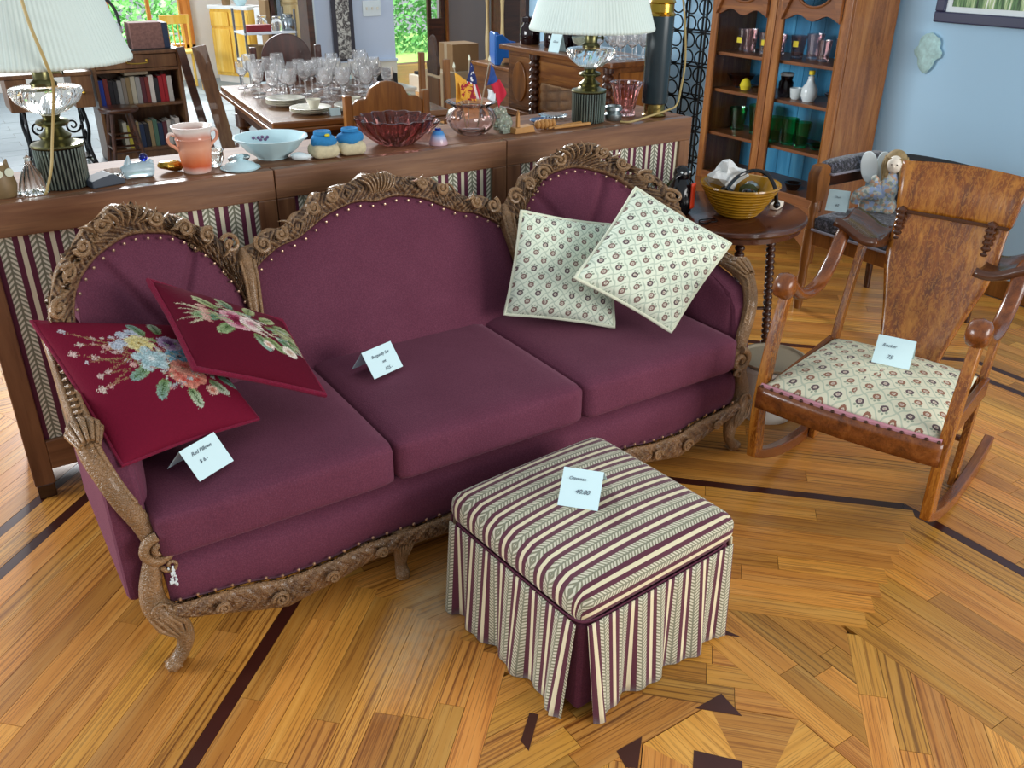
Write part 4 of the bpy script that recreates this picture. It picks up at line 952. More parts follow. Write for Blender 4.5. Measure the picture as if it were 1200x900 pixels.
for i, (dx, dy, r, m) in enumerate(((.05, .0, .035, 'olive'), (-.06, .02, .03, 'matteblack'), (.10, .03, .028, 'silver'), (.0, -.05, .03, 'darkglass'))):
    o = crumple((0, 0, 0), r, 20+i, (1.2, 1, .8), .3, 10).obj('bundle', m, None, False, (BW[0]+dx, BW[1]+dy, TZ+.092)); tag(o, ['olive cloth bundle inside the mustard bowl', 'black bundle of odds inside the mustard bowl', 'silvery bundle of odds inside the mustard bowl', 'dark red bundle inside the mustard bowl'][i], 'bundle')
# black bird figurine with orange-red wing
bd = thing('bird_figurine', 'gloss black bird figurine with an orange red wing on the round table', 'figurine', (2.47, 2.52, TZ), .5)
g = G(); g.lathe([(0, 0), (.04, 0), (.05, .02), (.056, .06), (.05, .10), (.036, .128), (.03, .14), (.034, .155), (.03, .175), (.016, .188), (0, .19)], 24); g.obj('body', 'black', bd)
g = G(); g.grid(lambda u, v: (.056*math.cos(-2.05+.5*u), .056*math.sin(-2.05+.5*u), .03+.10*v), 6, 8); g.obj('wing_stripe', 'orangeplastic', bd, solid=-.006)
g = G(); g.tube([(-.028, .0, .16), (-.05, .006, .155), (-.058, .008, .145)], [.012, .007, .002], 8); g.obj('beak', 'black', bd)
g = G(); g.ball((-.03, -.008, .168), .005, 8); g.ball((.0, -.031, .168), .005, 8); g.obj('eye', 'white', bd)
o = crumple((0, 0, 0), .055, 31, (1, .7, 1.0), .18).obj('green_pouch', 'olive', None, True, (2.585, 2.655, TZ+.052)); tag(o, 'dark olive cloth pouch behind the mustard bowl', 'pouch')
g = G(); g.tube(cr([(-.04, 0, 0), (-.02, .025, .001), (.01, .02, .001), (.04, .01, .002), (.03, -.02, .001), (0, -.015, .001), (-.03, -.02, .001)], 6, True), .0025, 6, closed=True); o = g.obj('wire_coil', 'blackiron', None, True, (2.475, 2.36, TZ+.004)); tag(o, 'small coil of dark wire lying on the round table', 'wire')
g = G(); g.rbox((0, 0, .012), (.085, .035, .024), .006, 5); o = g.obj('wood_block', 'skin', None, True, (2.865, 2.36, TZ), .4); tag(o, 'small pinkish block beside the mustard bowl', 'block')

# ================================================================== dark plush armchair behind the rocker
ac = thing('tub_armchair', 'low oak armchair with charcoal plush arms and seat by the blue wall', 'armchair', (3.68, 2.32, 0))
for s in (-1, 1):
    g = G(); y = s*.28
    g.lathe([(0, 0), (.02, 0), (.024, .05), (.018, .1), (.024, .16), (.02, .2), (.027, .26), (.027, .40)], 14, (-.26, y, 0))
    g.lathe([(.022, .40), (.026, .43), (.016, .46), (.024, .50), (.016, .53), (.024, .55)], 14, (-.26, y, 0))
    g.prism([(-.29, .54), (-.23, .54), (-.21, .62), (-.215, .685), (-.235, .705), (-.28, .70), (-.30, .66), (-.295, .6)], y-.028, y+.028, 'xz'); g.obj('front_post', 'chairwood', ac, angle=.6)
    g = G(); g.box(-.24, .22, y-.02, y+.02, .60, .65); g.obj('arm_rail', 'darkwood', ac, False, bevel=.004)
    g = G(); g.rbox((-.0, y, .685), (.44, .085, .06), .025, 9, .008); g.obj('arm_pad', 'fur', ac)
    g = G(); g.tube([(-.215, y+.043*k, .66) for k in (-1, 1)], .006, 6); g.tube([(-.215, y-.043, .66), (.2, y-.043, .66)], .006, 6); g.obj('arm_piping', 'furtrim', ac)
    g = G(); g.tube([(.26, y, .70), (.25, y, .4), (.28, y, 0)], [.024, .022, .016], 10); g.obj('rear_post', 'darkwood', ac)
g = G(); g.tube(cr([(.20, -.30, .675), (.27, -.2, .685), (.29, 0, .69), (.27, .2, .685), (.20, .30, .675)], 8), .03, 10, .8); g.obj('back_rail', 'matteblack', ac)
g = G(); g.grid(lambda u, v: (.25+.03*math.sin(PI*u), -.26+.52*u, .44+.25*v), 14, 6); g.obj('back_panel', 'fur', ac, solid=.03)
g = G(); g.rbox((-.01, 0, .435), (.53, .54, .075), .032, 11, .02); g.obj('seat_cushion', 'fur', ac)
g = G(); g.tube([(-.277, -.26, .405), (-.277, .26, .405)], .007, 6); g.obj('seat_piping', 'furtrim', ac)
g = G(); g.box(-.265, -.24, -.26, .26, .33, .40); g.box(-.25, .25, -.28, -.255, .33, .40); g.box(-.25, .25, .255, .28, .33, .40); g.box(.235, .26, -.26, .26, .33, .40); g.obj('seat_frame', 'chairwood', ac, False, bevel=.004)
SZ = .4925
card('folded white price card beside the angel on the plush armchair', (3.535, 2.556, SZ-.006), math.radians(-62), [('Chair', .013, -.05, .62), ('60', .016, 0, .24)], w=.095, h=.10, spread=.035)
b = NB('pastel_robe', .45); vc = b.vor(b.co(), 75, 'F1', 'Color'); r_, g_, b_ = b.sep(vc); c = b.mix(b.math('GREATER_THAN', r_, .6), lin('#c9cdc0'), lin('#8f9f9a')); c = b.mix(b.math('GREATER_THAN', g_, .72), c, lin('#c9a68a')); c = b.mix(b.math('GREATER_THAN', b_, .75), c, lin('#9fb4d6')); b.set('Base Color', c); MT['robe'] = b.m
an = thing('angel_figurine', 'seated ceramic angel with pale wings and long curly hair on the plush armchair', 'figurine', (3.655, 2.43, SZ-.004), math.radians(-60)); an.scale = (.95, .95, .98)
g = G(); g.rbox((0, 0, .035), (.17, .09, .07), .025, 9); 
g.v = [(p[0], p[1], p[2]+.006*math.sin(p[0]*60)*math.cos(p[1]*50) if p[2] > .03 else p[2]) for p in g.v]; g.obj('bench', 'robe', an)
MT['hair'] = plain('ash_brown_curls', '#9a8258', .7, var=.5, scale=60, bump=.5)
g = G(); g.tube(cr([(.02, 0, .05), (.03, 0, .11), (.04, .0, .17), (.04, 0, .205)], 5), [.06, .062, .045, .02], 14, .8)
g.tube(cr([(.03, -.02, .08), (-.04, -.05, .10), (-.09, -.06, .08), (-.10, -.06, .045)], 5), [.035, .036, .03, .02], 10); g.tube(cr([(.0, -.02, .10), (-.03, -.035, .15), (-.02, -.03, .17)], 4), [.03, .026, .016], 10); g.obj('robed_body', 'robe', an)
g = G(); g.ball((.045, -.026, .235), .038, 16, (.92, .9, 1.1)); g.ball((.045, -.061, .23), .006, 6); g.obj('face', 'skin', an); g = G(); g.ball((.033, -.058, .24), .0035, 6); g.ball((.057, -.058, .24), .0035, 6); g.obj('eyes', 'darknail', an)
g = G(); g.ball((.046, .008, .252), .046, 16, (1.08, .95, 1.0))
for i in range(26):
    a = 2*PI*i/26*.86+.7+PI*.57; x, y = .046+.043*math.cos(a), .004+.04*math.sin(a); dr = .10 if i % 2 else .13
    if math.sin(a) < -.75: dr = .02
    g.tube(cr([(x, y, .265), (x+.008*math.cos(i), y, .22), (x-.006*math.cos(i*2), y, .265-dr*.8), (x+.006*math.cos(i), y, .265-dr)], 4), [.010, .011, .009, .004], 6)
g.obj('hair', 'hair', an)
def wingp(s):
    g = G(); c = []
    for t in np.linspace(0, 2*PI, 28, False): c.append((-.035+s*.035+.042*math.cos(t)-.012*math.sin(t), .20+.075*math.sin(t)))
    g.prism(c, .034+.012*s, .044+.012*s, 'xz'); return g
for s in (-1, 1): wingp(s).obj('wing', 'white', an, bevel=.004, angle=.9)

# ================================================================== glazed oak cabinet against the blue wall
CX0, CX1, CY0, CY1, CT = 4.0, 4.375, 3.005, 3.965, 1.80
cb = thing('china_cabinet', 'tall glazed oak cabinet with shaped doors and blue lined back', 'cabinet', (4.19, 3.485, 0))
CO = (4.19, 3.485, 0)
g = G(); g.box(CX0+.02, CX1, CY0, CY0+.022, .09, CT); g.obj('side_panel', 'cab', cb, False, off=CO, bevel=.003)
g = G(); g.box(CX0+.02, CX1, CY1-.022, CY1, .09, CT); g.obj('side_panel', 'cab', cb, False, off=CO, bevel=.003)
MT['blueback'] = wood('blue_painted_back', '#1a6a94', '#2f8ab8', '#58aacf', .6, 2, .6, .2)
nb = 9
for i in range(nb):
    w = (CY1-CY0-.044)/nb; g = G(); g.box(CX1-.018, CX1-.004, CY0+.022+i*w+.001, CY0+.022+(i+1)*w-.001, .14, CT-.03); g.obj('back_board', 'blueback', cb, False, off=CO, bevel=.002)
g = G(); g.box(CX0-.02, CX1, CY0-.03, CY1+.03, CT, CT+.05); g.obj('cornice', 'cab_h', cb, False, off=CO, bevel=.012)
for z in (.34, .582, .832, 1.038):
    g = G(); g.box(CX0+.035, CX1-.02, CY0+.022, CY1-.022, z-.018, z); g.obj('shelf', 'cab_h', cb, False, off=CO, bevel=.002)
g = G(); g.box(CX0+.02, CX1-.02, CY0+.022, CY1-.022, .12, .14); g.obj('floor_board', 'cab_h', cb, False, off=CO)
apr = [(CY0, .30), (CY0, .0), (CY0+.05, .0), (CY0+.07, .07), (CY0+.14, .12), (CY0+.3, .15), (CY0+.48, .13), (CY1-.3, .15), (CY1-.14, .12), (CY1-.07, .07), (CY1-.05, 0), (CY1, 0), (CY1, .30)]
g = G(); g.prism(apr, CX0, CX0+.022, 'yz'); g.obj('base_apron', 'cab_h', cb, False, off=CO, bevel=.003)
for y in (CY0, CY1-.05):
    g = G(); g.box(CX1-.06, CX1-.01, y, y+.05, 0, .10); g.obj('rear_foot', 'cab', cb, False, off=CO)
mid = (CY0+CY1)/2
for d, (a, b) in enumerate(((CY0+.004, mid-.002), (mid+.002, CY1-.004))):
    dr_ = bpy.data.objects.new('door', None); COL.objects.link(dr_); dr_.parent = cb
    w = b-a; st_ = .05
    for y in (a, b-st_): g = G(); g.box(CX0, CX0+.022, y, y+st_, .30, CT-.01); g.obj('stile', 'cab', dr_, False, off=CO, bevel=.004)
    g = G(); g.box(CX0, CX0+.022, a+st_, b-st_, .30, .35); g.obj('bottom_rail', 'cab_h', dr_, False, off=CO, bevel=.003)
    # shaped top rail (scalloped lower edge) with an oval light above it
    lo = lambda y: 1.262-.015*math.cos(4*PI*(y-a-st_)/(w-2*st_))
    ys = np.linspace(a+st_, b-st_, 22); oc, oz, ra, rb_ = (a+b)/2, 1.40, .115, .085
    ring = [(oc+ra*math.cos(t), oz+rb_*math.sin(t)) for t in np.linspace(PI, 2*PI, 22)]
    g = G(); V = []; F = []
    for k, y in enumerate(ys): V += [(CX0, y, lo(y)), (CX0, ring[k][0], ring[k][1])]
    F = [(2*k, 2*k+1, 2*k+3, 2*k+2) for k in range(21)]; g.add(V, F)
    ring2 = [(oc+ra*math.cos(t), oz+rb_*math.sin(t)) for t in np.linspace(PI, 0, 22)]; V = []
    for k, y in enumerate(ys): V += [(CX0, ring2[k][0], ring2[k][1]), (CX0, y, CT-.01)]
    g.add(V, [(2*k, 2*k+1, 2*k+3, 2*k+2) for k in range(21)])
    g.add([(CX0, a+st_, lo(a+st_)), (CX0, oc-ra, oz), (CX0, a+st_, CT-.01)], [(0, 1, 2)]); g.add([(CX0, b-st_, lo(b-st_)), (CX0, oc+ra, oz), (CX0, b-st_, CT-.01)], [(2, 1, 0)])
    g.obj('shaped_top_rail', 'cab_h', dr_, False, off=CO, solid=.02)
    g = G(); g.tube([(CX0-.002, oc+ra*math.cos(t), oz+rb_*math.sin(t)) for t in np.linspace(0, 2*PI, 32, False)], .007, 6, closed=True); g.obj('oval_moulding', 'cab_h', dr_, off=CO)
    g = G(); g.tube([(CX0-.001, a+st_, .35), (CX0-.001, a+st_, 1.26), ], .004, 6); g.tube([(CX0-.001, b-st_, .35), (CX0-.001, b-st_, 1.26)], .004, 6); g.obj('bead_moulding', 'chairwood', dr_, off=CO)
    g = G(); g.box(CX0+.010, CX0+.013, a+st_-.01, b-st_+.01, .34, 1.5); g.obj('glass_pane', 'pane', dr_, False, off=CO)
# glassware inside
def lobj(name, prof, mat, loc, label, cat, group=None, seg=20, flute=0, amp=0.):
    g = G(); g.lathe(prof, seg, flute=flute, amp=amp); o = g.obj(name, mat, None, True, loc); return tag(o, label, cat, group)
tumbler = [(0, .006), (.03, .006), (.032, 0), (.036, .05), (.045, .12), (.042, .12), (.033, .05), (.028, .012), (0, .012)]
MT['pinkclear'] = glass('pale_pink_clear_glass', '#f0d6d8', .03, .96)
def cabz(i): return (.3405, .5825, .8325, 1.0385)[i]
k = 0
for y, x, sc in ((3.87, 4.2, 1.), (3.79, 4.16, 1.05), (3.70, 4.19, .95), (3.62, 4.22, .9), (3.44, 4.16, 1.0), (3.36, 4.2, 1.1), (3.27, 4.17, .9), (3.19, 4.22, 1.), (3.10, 4.16, .95)):
    lobj('pressed_glass', [(r*sc*.95, z*sc) for r, z in tumbler], 'pinkclear', (x, y, cabz(3)), 'pale pink pressed glass vase on the top shelf of the oak cabinet', 'vase', 'pink glassware on the top cabinet shelf', 24, 12, .03)
MT['yellowtag'] = plain('yellow_sticker', '#e3d02a', .6)
for y, x, z in ((3.82, 4.10, 1.15), (3.40, 4.09, 1.165), (3.635, 4.10, 1.15)):
    g = G(); g.box(-.001, .001, -.016, .016, 0, .03)
    # stickers are held up by the jar they are stuck on
    o = g.obj('price_sticker', 'yellowtag', None, False, (x, y, z-.06), .1); tag(o, 'small yellow price sticker on glassware on the top cabinet shelf', 'sticker', 'yellow stickers on the top cabinet shelf')
t = thing('jar', 'dark ruby jar with a white lid on the second shelf of the oak cabinet', 'jar', (4.13, 3.46, cabz(2)))
g = G(); g.lathe([(0, 0), (.035, 0), (.04, .02), (.04, .08), (.03, .095), (.034, .1), (.034, .115), (0, .115)], 20); g.obj('jar_body', 'darkglass', t)
g = G(); g.lathe([(0, .1155), (.037, .1155), (.037, .128), (.03, .132), (0, .132)], 20); g.obj('jar_lid', 'white', t)
lobj('cup', [(0, .006), (.02, 0), (.028, .01), (.036, .06), (.033, .06), (.024, .012), (0, .01)], 'white', (4.12, 3.375, cabz(2)), 'white cup with dark pattern in the oak cabinet', 'cup')
lobj('teapot', [(0, 0), (.03, 0), (.045, .03), (.042, .07), (.022, .1), (.016, .12), (.018, .13), (0, .14)], 'white', (4.12, 3.285, cabz(2)), 'pale blue white lidded pot in the oak cabinet', 'pot')
lobj('pot_tag', [(0, 0), (.016, 0), (.016, .02), (0, .02)], 'yellowtag', (4.12, 3.285, cabz(2)+.1405), 'yellow tag on top of the white pot in the cabinet', 'tag')
lobj('bowl', [(0, 0), (.03, 0), (.08, .05), (.077, .053), (.02, .012), (0, .012)], 'pinkglass', (4.19, 3.14, cabz(2)), 'shallow dark pink bowl at the end of the second cabinet shelf', 'bowl')
lobj('bowl', [(0, 0), (.03, 0), (.085, .075), (.08, .075), (.02, .012), (0, .012)], 'pinkglass', (4.18, 3.845, cabz(2)), 'deep pink glass bowl beside the cabinet side', 'bowl')
lobj('pear_ornament', [(0, 0), (.025, .004), (.034, .03), (.024, .055), (.01, .068), (0, .07)], MT['yellowtag'], (4.11, 3.74, cabz(2)), 'yellow green pear ornament on the second cabinet shelf', 'ornament')
lobj('trinket_dish', [(0, 0), (.02, 0), (.034, .03), (.03, .032), (0, .01)], 'brass', (4.11, 3.655, cabz(2)), 'small brass trinket dish on the second cabinet shelf', 'dish')
for y, sc in ((3.485, 1.05), (3.385, 1.1), (3.29, 1.05)): lobj('green_goblet', [(r*sc, z*sc*1.1) for r, z in tumbler], 'greenglass', (4.12, y, cabz(1)), 'bright green glass tumbler on the third cabinet shelf', 'tumbler', 'green tumblers in the cabinet', 20, 8, .05)
for y, sc, lab in ((3.85, 1.1, 'dark green glass jar in the shadowed end of the third cabinet shelf'), (3.68, 1.4, 'tall teal green jar behind the cabinet door stile')): lobj('green_jar', [(r*sc*1.1, z*sc) for r, z in tumbler], 'greenglass', (4.2, y, cabz(1)), lab, 'jar', None, 20, 10, .04)
for y in (3.20, 3.09): lobj('green_dish', [(0, 0), (.02, 0), (.055, .03), (.052, .032), (.01, .01), (0, .01)], 'greenglass', (4.14, y, cabz(1)), 'low green glass dish on the third cabinet shelf', 'dish', 'green dishes in the cabinet', 20, 10, .04)
lobj('sticker_dish', [(0, 0), (.03, 0), (.05, .04), (.046, .04), (0, .01)], 'darkglass', (4.12, 3.30, cabz(0)), 'dark glass dish on the lowest cabinet shelf', 'dish')

# ================================================================== framed print and plaque on the blue wall
pf = thing('framed_print', 'dark blue framed print of green reeds hanging on the blue wall', 'picture', (4.398, 2.35, 1.264))
g = G(); F0, F1, H0 = -.45, .45, .62
for a in ((-.45, .45, 0, .05), (-.45, .45, .57, .62)): g.box(-.03, 0, a[0], a[1], a[2], a[3])
g.box(-.03, 0, -.45, -.40, .05, .57); g.box(-.03, 0, .40, .45, .05, .57); MT['navy'] = plain('navy_frame', '#2e3350', .35); g.obj('frame', 'navy', pf, False, bevel=.006)
g = G(); g.box(-.014, -.002, -.40, .40, .05, .57); g.obj('mat_board', 'white', pf, False)
b = NB('reed_print', .5); v = b.co(); f = b.noise(b.map(v, (1, 30, 2.5)), 2, 4); b.set('Base Color', b.ramp(f, [(.35, '#1d3a22'), (.5, '#5f8a55'), (.62, '#b9cf9a'), (.7, '#e6ece6')])); MT['reeds'] = b.m
g = G(); g.box(-.016, -.013, -.37, .37, .075, .545); g.obj('print', 'reeds', pf, False)
MT['abalone'] = plain('abalone_plaster', '#a9cfcf', .3, var=.5, scale=40, bump=.6)
crumple((0, 0, 0), .08, 44, (.22, .85, 1.1), .35, 22).obj('wall_plaque', 'abalone', None, True, (4.384, 2.80, 1.125)); tag(bpy.data.objects['wall_plaque'], 'small iridescent oval plaque on the blue wall', 'plaque')

# ================================================================== things on the ledge
LZ = .9505
def oil_lamp(label, loc):
    t = thing('table_lamp', label, 'lamp', loc, 0, 'matching lamps on the ledge')
    g = G(); n = 40; prof = [(.058, 0), (.066, .004), (.068, .11), (.066, .118)]
    g.lathe([(0, 0), (.060, 0), (.062, .004), (.062, .114), (0, .118)], 48); g.obj('base_core', 'matteblack', t)
    g = G()
    for k in range(38): a = 2*PI*k/38; g.tube([(.064*math.cos(a), .064*math.sin(a), .003), (.066*math.cos(a), .066*math.sin(a), .116)], .0036, 6)
    o = g.obj('base_ribs', 'ribbed', t); o['kind'] = 'stuff'
    g = G(); g.lathe([(.0, .118), (.071, .118), (.073, .122), (.07, .127), (.05, .131), (.04, .14), (.044, .15), (.03, .16), (.022, .172), (.042, .18), (.046, .186), (.042, .192), (.022, .198), (.026, .208), (0, .21)], 36); g.obj('brass_stem', 'bronze', t)
    g = G(); g.lathe([(.0, .208), (.02, .208), (.05, .218), (.083, .245), (.095, .27), (.092, .282), (.06, .287), (.035, .287), (0, .287)], 96, flute=24, amp=.03)
    g.v = [(p[0]*math.cos((p[2]-.2)*5)-p[1]*math.sin((p[2]-.2)*5), p[0]*math.sin((p[2]-.2)*5)+p[1]*math.cos((p[2]-.2)*5), p[2]) for p in g.v]; g.obj('glass_font', 'milkclear', t)
    g = G(); g.lathe([(0, .287), (.035, .287), (.036, .295), (.03, .30), (.024, .305), (.026, .33), (.022, .34), (.022, .40), (0, .41)], 24)
    g.tube([(.025, 0, .32), (.05, 0, .32)], .004, 6); g.ball((.055, 0, .32), .010, 8, (.3, 1, 1)); g.obj('burner', 'bronze', t)
    g = G(); N = 220; V = []; F = []
    prof = [(.245, .352), (.246, .362), (.241, .372), (.15, .66), (.147, .672)]
    g.lathe(prof, N*2, flute=110, amp=.008); g.f = g.f[:-2]; g.obj('pleated_shade', 'shade', t, solid=.002, angle=1.2)
    g = G(); g.lathe([(.0, .655), (.006, .655), (.006, .70), (0, .705)], 10)
    for k in range(3): a = 2*PI*k/3; g.tube([(0, 0, .66), (.148*math.cos(a), .148*math.sin(a), .66)], .002, 5)
    g.tube([(0, 0, .40), (0, 0, .66)], .004, 6); g.obj('harp', 'brass', t); return t
MT['milkclear'] = glass('swirled_clear_glass', '#eef2f0', .03)
oil_lamp('dark ribbed oil-style lamp with pleated shade near the bookcase end of the ledge', (.325, 2.905, LZ))
oil_lamp('dark ribbed oil-style lamp with pleated shade beside the tall column lamp', (2.305, 2.925, LZ))
cl = thing('column_lamp', 'tall slate coloured column lamp base with brass ends on the ledge', 'lamp', (2.628, 2.885, LZ))
g = G(); g.lathe([(0, 0), (.05, 0), (.052, .006), (.045, .012), (.044, .05), (.048, .054), (0, .054)], 32); g.obj('brass_foot', 'brass', cl)
g = G(); g.lathe([(0, .054), (.053, .054), (.054, .06), (.054, .395), (0, .395)], 36); g.obj('column', 'column_dark', cl)
g = G(); g.lathe([(0, .395), (.056, .395), (.058, .403), (.05, .41), (.05, .44), (.056, .446), (.05, .455), (.02, .47), (.014, .56), (0, .56)], 32); g.obj('brass_cap', 'gold', cl)
def cord(label, pts): g = G(); g.tube(cr(pts, 10), .0042, 6); tag(g.obj('lamp_cord', 'cord', None), label, 'cord')
cord('tan lamp cord sagging from the column lamp along the ledge', [(2.70, 2.87, 1.46), (2.725, 2.868, 1.40), (2.745, 2.86, 1.28), (2.755, 2.855, 1.16), (2.735, 2.845, 1.06), (2.69, 2.815, 1.0), (2.62, 2.80, .985), (2.52, 2.797, .97), (2.43, 2.80, .957), (2.40, 2.83, .9555)])
cord('tan lamp cord hanging over the shade near the bookcase', [(.285, 2.63, 1.50), (.292, 2.625, 1.42), (.31, 2.635, 1.33), (.322, 2.68, 1.27), (.318, 2.78, 1.18), (.302, 2.80, 1.10), (.285, 2.80, 1.03), (.262, 2.805, .97), (.255, 2.815, .9555)])
# orange lustre vase with two handles
vs = thing('lustre_vase', 'peach lustre vase with two looped handles and scalloped rim', 'vase', (.708, 2.885, LZ), .15)
b = NB('peach_lustre', .15); z = b.sep(b.co('Object'))[2]; b.set('Base Color', b.ramp(b.math('ADD', b.math('MULTIPLY', z, 7.), b.math('MULTIPLY', b.noise(b.co(), 20, 3), .12)), [(.05, '#e9d6cc'), (.22, '#d0613a'), (.34, '#d97a50'), (.6, '#e3a486'), (.85, '#cf8a72'), (.97, '#e9ded6')])); MT['peach'] = b.m
g = G(); g.lathe([(0, 0), (.04, 0), (.043, .004), (.043, .012), (.047, .03), (.052, .08), (.054, .10), (.056, .104), (.054, .108), (.058, .13), (.063, .142), (.060, .142), (.054, .125), (.048, .08), (.04, .02), (0, .015)], 40, flute=8, amp=.012); g.obj('vase_body', 'peach', vs)
for s in (-1, 1):
    g = G(); g.tube(cr([(s*.054, 0, .118), (s*.072, 0, .125), (s*.080, 0, .112), (s*.076, 0, .095), (s*.064, 0, .085), (s*.048, 0, .07)], 6), [.006, .005, .005, .005], 8); g.obj('handle', 'peach', vs)
# pale blue china bowl
MT['celadon'] = plain('pale_blue_china', '#c4e2e8', .15, var=.06)
t = thing('china_bowl', 'pale blue china bowl with scalloped rim and small violet spray', 'bowl', (.978, 2.955, LZ))
g = G(); g.lathe([(0, 0), (.05, 0), (.052, .006), (.085, .03), (.105, .055), (.122, .068), (.124, .071), (.118, .071), (.10, .055), (.08, .033), (.045, .012), (0, .01)], 60, flute=10, amp=.015); g.obj('bowl_body', 'celadon', t)
MT['violet'] = plain('violet_spray', '#6a4a72', .4)
g = G()
for i in range(7): g.ball((-.03+.008*i, .088+.004*math.sin(i*2), .048+.005*math.cos(i*3)), .006, 6, (1, .3, 1))
g.obj('violet_motif', 'violet', t)
# little lidded pieces
t = thing('covered_dish', 'low pale covered china dish with a knob in front of the blue bowl', 'dish', (.835, 2.852, LZ))
g = G(); g.lathe([(0, 0), (.056, 0), (.057, .004), (.045, .016), (.02, .026), (.012, .028), (.012, .034), (.016, .04), (.010, .046), (0, .047)], 32); g.obj('domed_cover', 'celadon', t); g = G(); g.lathe([(0, 0), (.05, 0), (.062, .003), (.063, .005), (0, .004)], 32); g.obj('saucer', 'celadon', t)
lobj('glass_salt', [(0, .0), (.02, 0), (.034, .02), (.032, .045), (.036, .05), (.03, .05), (.02, .012), (0, .01)], 'milkclear', (.775, 2.935, LZ), 'small gilt edged glass dish behind the lustre vase', 'dish', None, 20, 6, .05)
o = crumple((0, 0, 0), .03, 51, (1.3, .8, .6), .4).obj('gilt_brooch', 'gold', None, False, (.632, 2.925, LZ+.02)); tag(o, 'little gilt tangle of jewellery beside the lustre vase', 'jewellery')
o = crumple((0, 0, 0), .028, 52, (1.4, .8, .5), .4).obj('pewter_bits', 'silver', None, False, (.86, 2.93, LZ+.016)); tag(o, 'pewter trinket lying behind the white lid', 'trinket')
o = crumple((0, 0, 0), .024, 53, (1.6, .8, .5), .4).obj('shell_string', 'white', None, False, (1.05, 2.86, LZ+.014)); tag(o, 'tiny string of shells beside the china bowl', 'shells')
# glass bird pair
t = thing('opal_birds', 'pale opal glass bird pair with a cobalt stopper', 'figurine', (.532, 2.90, LZ))
MT['opal'] = glass('opal_glass', '#cfe6ee', .2, .45)
g = G(); g.tube(cr([(-.045, 0, .018), (-.02, 0, .024), (.02, 0, .024), (.045, 0, .02)], 5), [.018, .024, .026, .02], 14); g.tube([(-.03, 0, .03), (-.025, 0, .05), (-.022, 0, .068)], [.014, .010, .003], 10); g.tube([(.03, 0, .03), (.045, 0, .05)], [.016, .006], 10); g.obj('bird_bodies', 'opal', t)
MT['cobalt'] = glass('cobalt_glass', '#1c2fa8', .05)
g = G(); g.ball((.022, 0, .06), .013, 12); g.obj('cobalt_stopper', 'cobalt', t)
# slate coloured case, glass dish, crystal bell, owl
g = G(); g.prism([(-.05, 0), (.05, 0), (.05, .012), (.015, .034), (-.05, .02)], -.035, .035, 'xz'); MT['slate'] = plain('slate_case', '#3f4752', .6); o = g.obj('slate_case', 'slate', None, False, (.425, 2.868, LZ), .25, bevel=.003); tag(o, 'small slate grey wedge shaped case beside the lamp', 'case')
lobj('glass_dish', [(0, 0), (.02, 0), (.04, .02), (.037, .022), (.01, .006), (0, .006)], 'milkclear', (.468, 2.935, LZ), 'little clear glass dish behind the slate case', 'dish', None, 24, 12, .06)
lobj('crystal_bell', [(0, .012), (.02, .002), (.04, 0), (.042, .004), (.034, .03), (.022, .06), (.01, .08), (.007, .095), (.009, .10), (0, .108)], 'milkclear', (.236, 2.875, LZ), 'cut crystal bell shaped ornament beside the lamp', 'ornament', None, 24, 12, .06)
t = thing('owl_ornament', 'brown pottery owl ornament at the end of the ledge', 'ornament', (.155, 2.875, LZ), .3); MT['owl'] = plain('brown_stoneware', '#7c6644', .5, var=.4, scale=40)
g = G(); g.lathe([(0, 0), (.035, 0), (.042, .03), (.036, .06), (.034, .075), (.022, .09), (0, .094)], 24); 
for s in (-1, 1): g.tube([(s*.02, -.005, .08), (s*.027, -.005, .102)], [.012, .002], 6)
g.obj('owl_body', 'owl', t); g = G()
for s in (-1, 1): g.lathe([(0, .003), (.012, .003), (.012, 0), (.006, -.001), (.006, .004), (0, .004)], 14, M=Matrix.Translation((s*.015, -.036, .07)) @ Matrix.Rotation(PI/2, 4, 'X'))
g.obj('eye_rings', 'cream_cloth', t)
# knitted bootees
MT['knitblue'] = plain('blue_knit', '#2f86c0', .9, var=.25, scale=90, bump=.6); MT['knitcream'] = plain('cream_knit', '#d8cba6', .9, var=.25, scale=90, bump=.6)
for i, x in enumerate((1.128, 1.228)):
    t = thing('knitted_bootee', ['blue and cream knitted bootee with a yellow button beside the china bowl', 'blue and cream knitted bootee next to the ruby glass bowl'][i], 'bootee', (x, 2.868, LZ), -.1*i, 'pair of knitted bootees')
    g = G(); g.rbox((0, 0, .024), (.095, .085, .048), .022, 9); g.obj('foot', 'knitcream', t)
    g = crumple((0, 0, .055), .043, 60+i, (1.05, .95, .62), .12, 16); g.obj('cuff', 'knitblue', t)
    g = G(); g.lathe([(.013, .075), (.03, .078), (.028, .088), (.015, .082)], 20); g.obj('cuff_roll', 'knitblue', t)
    if i == 0: g = G(); g.ball((.005, -.03, .078), .010, 8, (1, 1, .5)); g.obj('button', 'yellowtag', t)
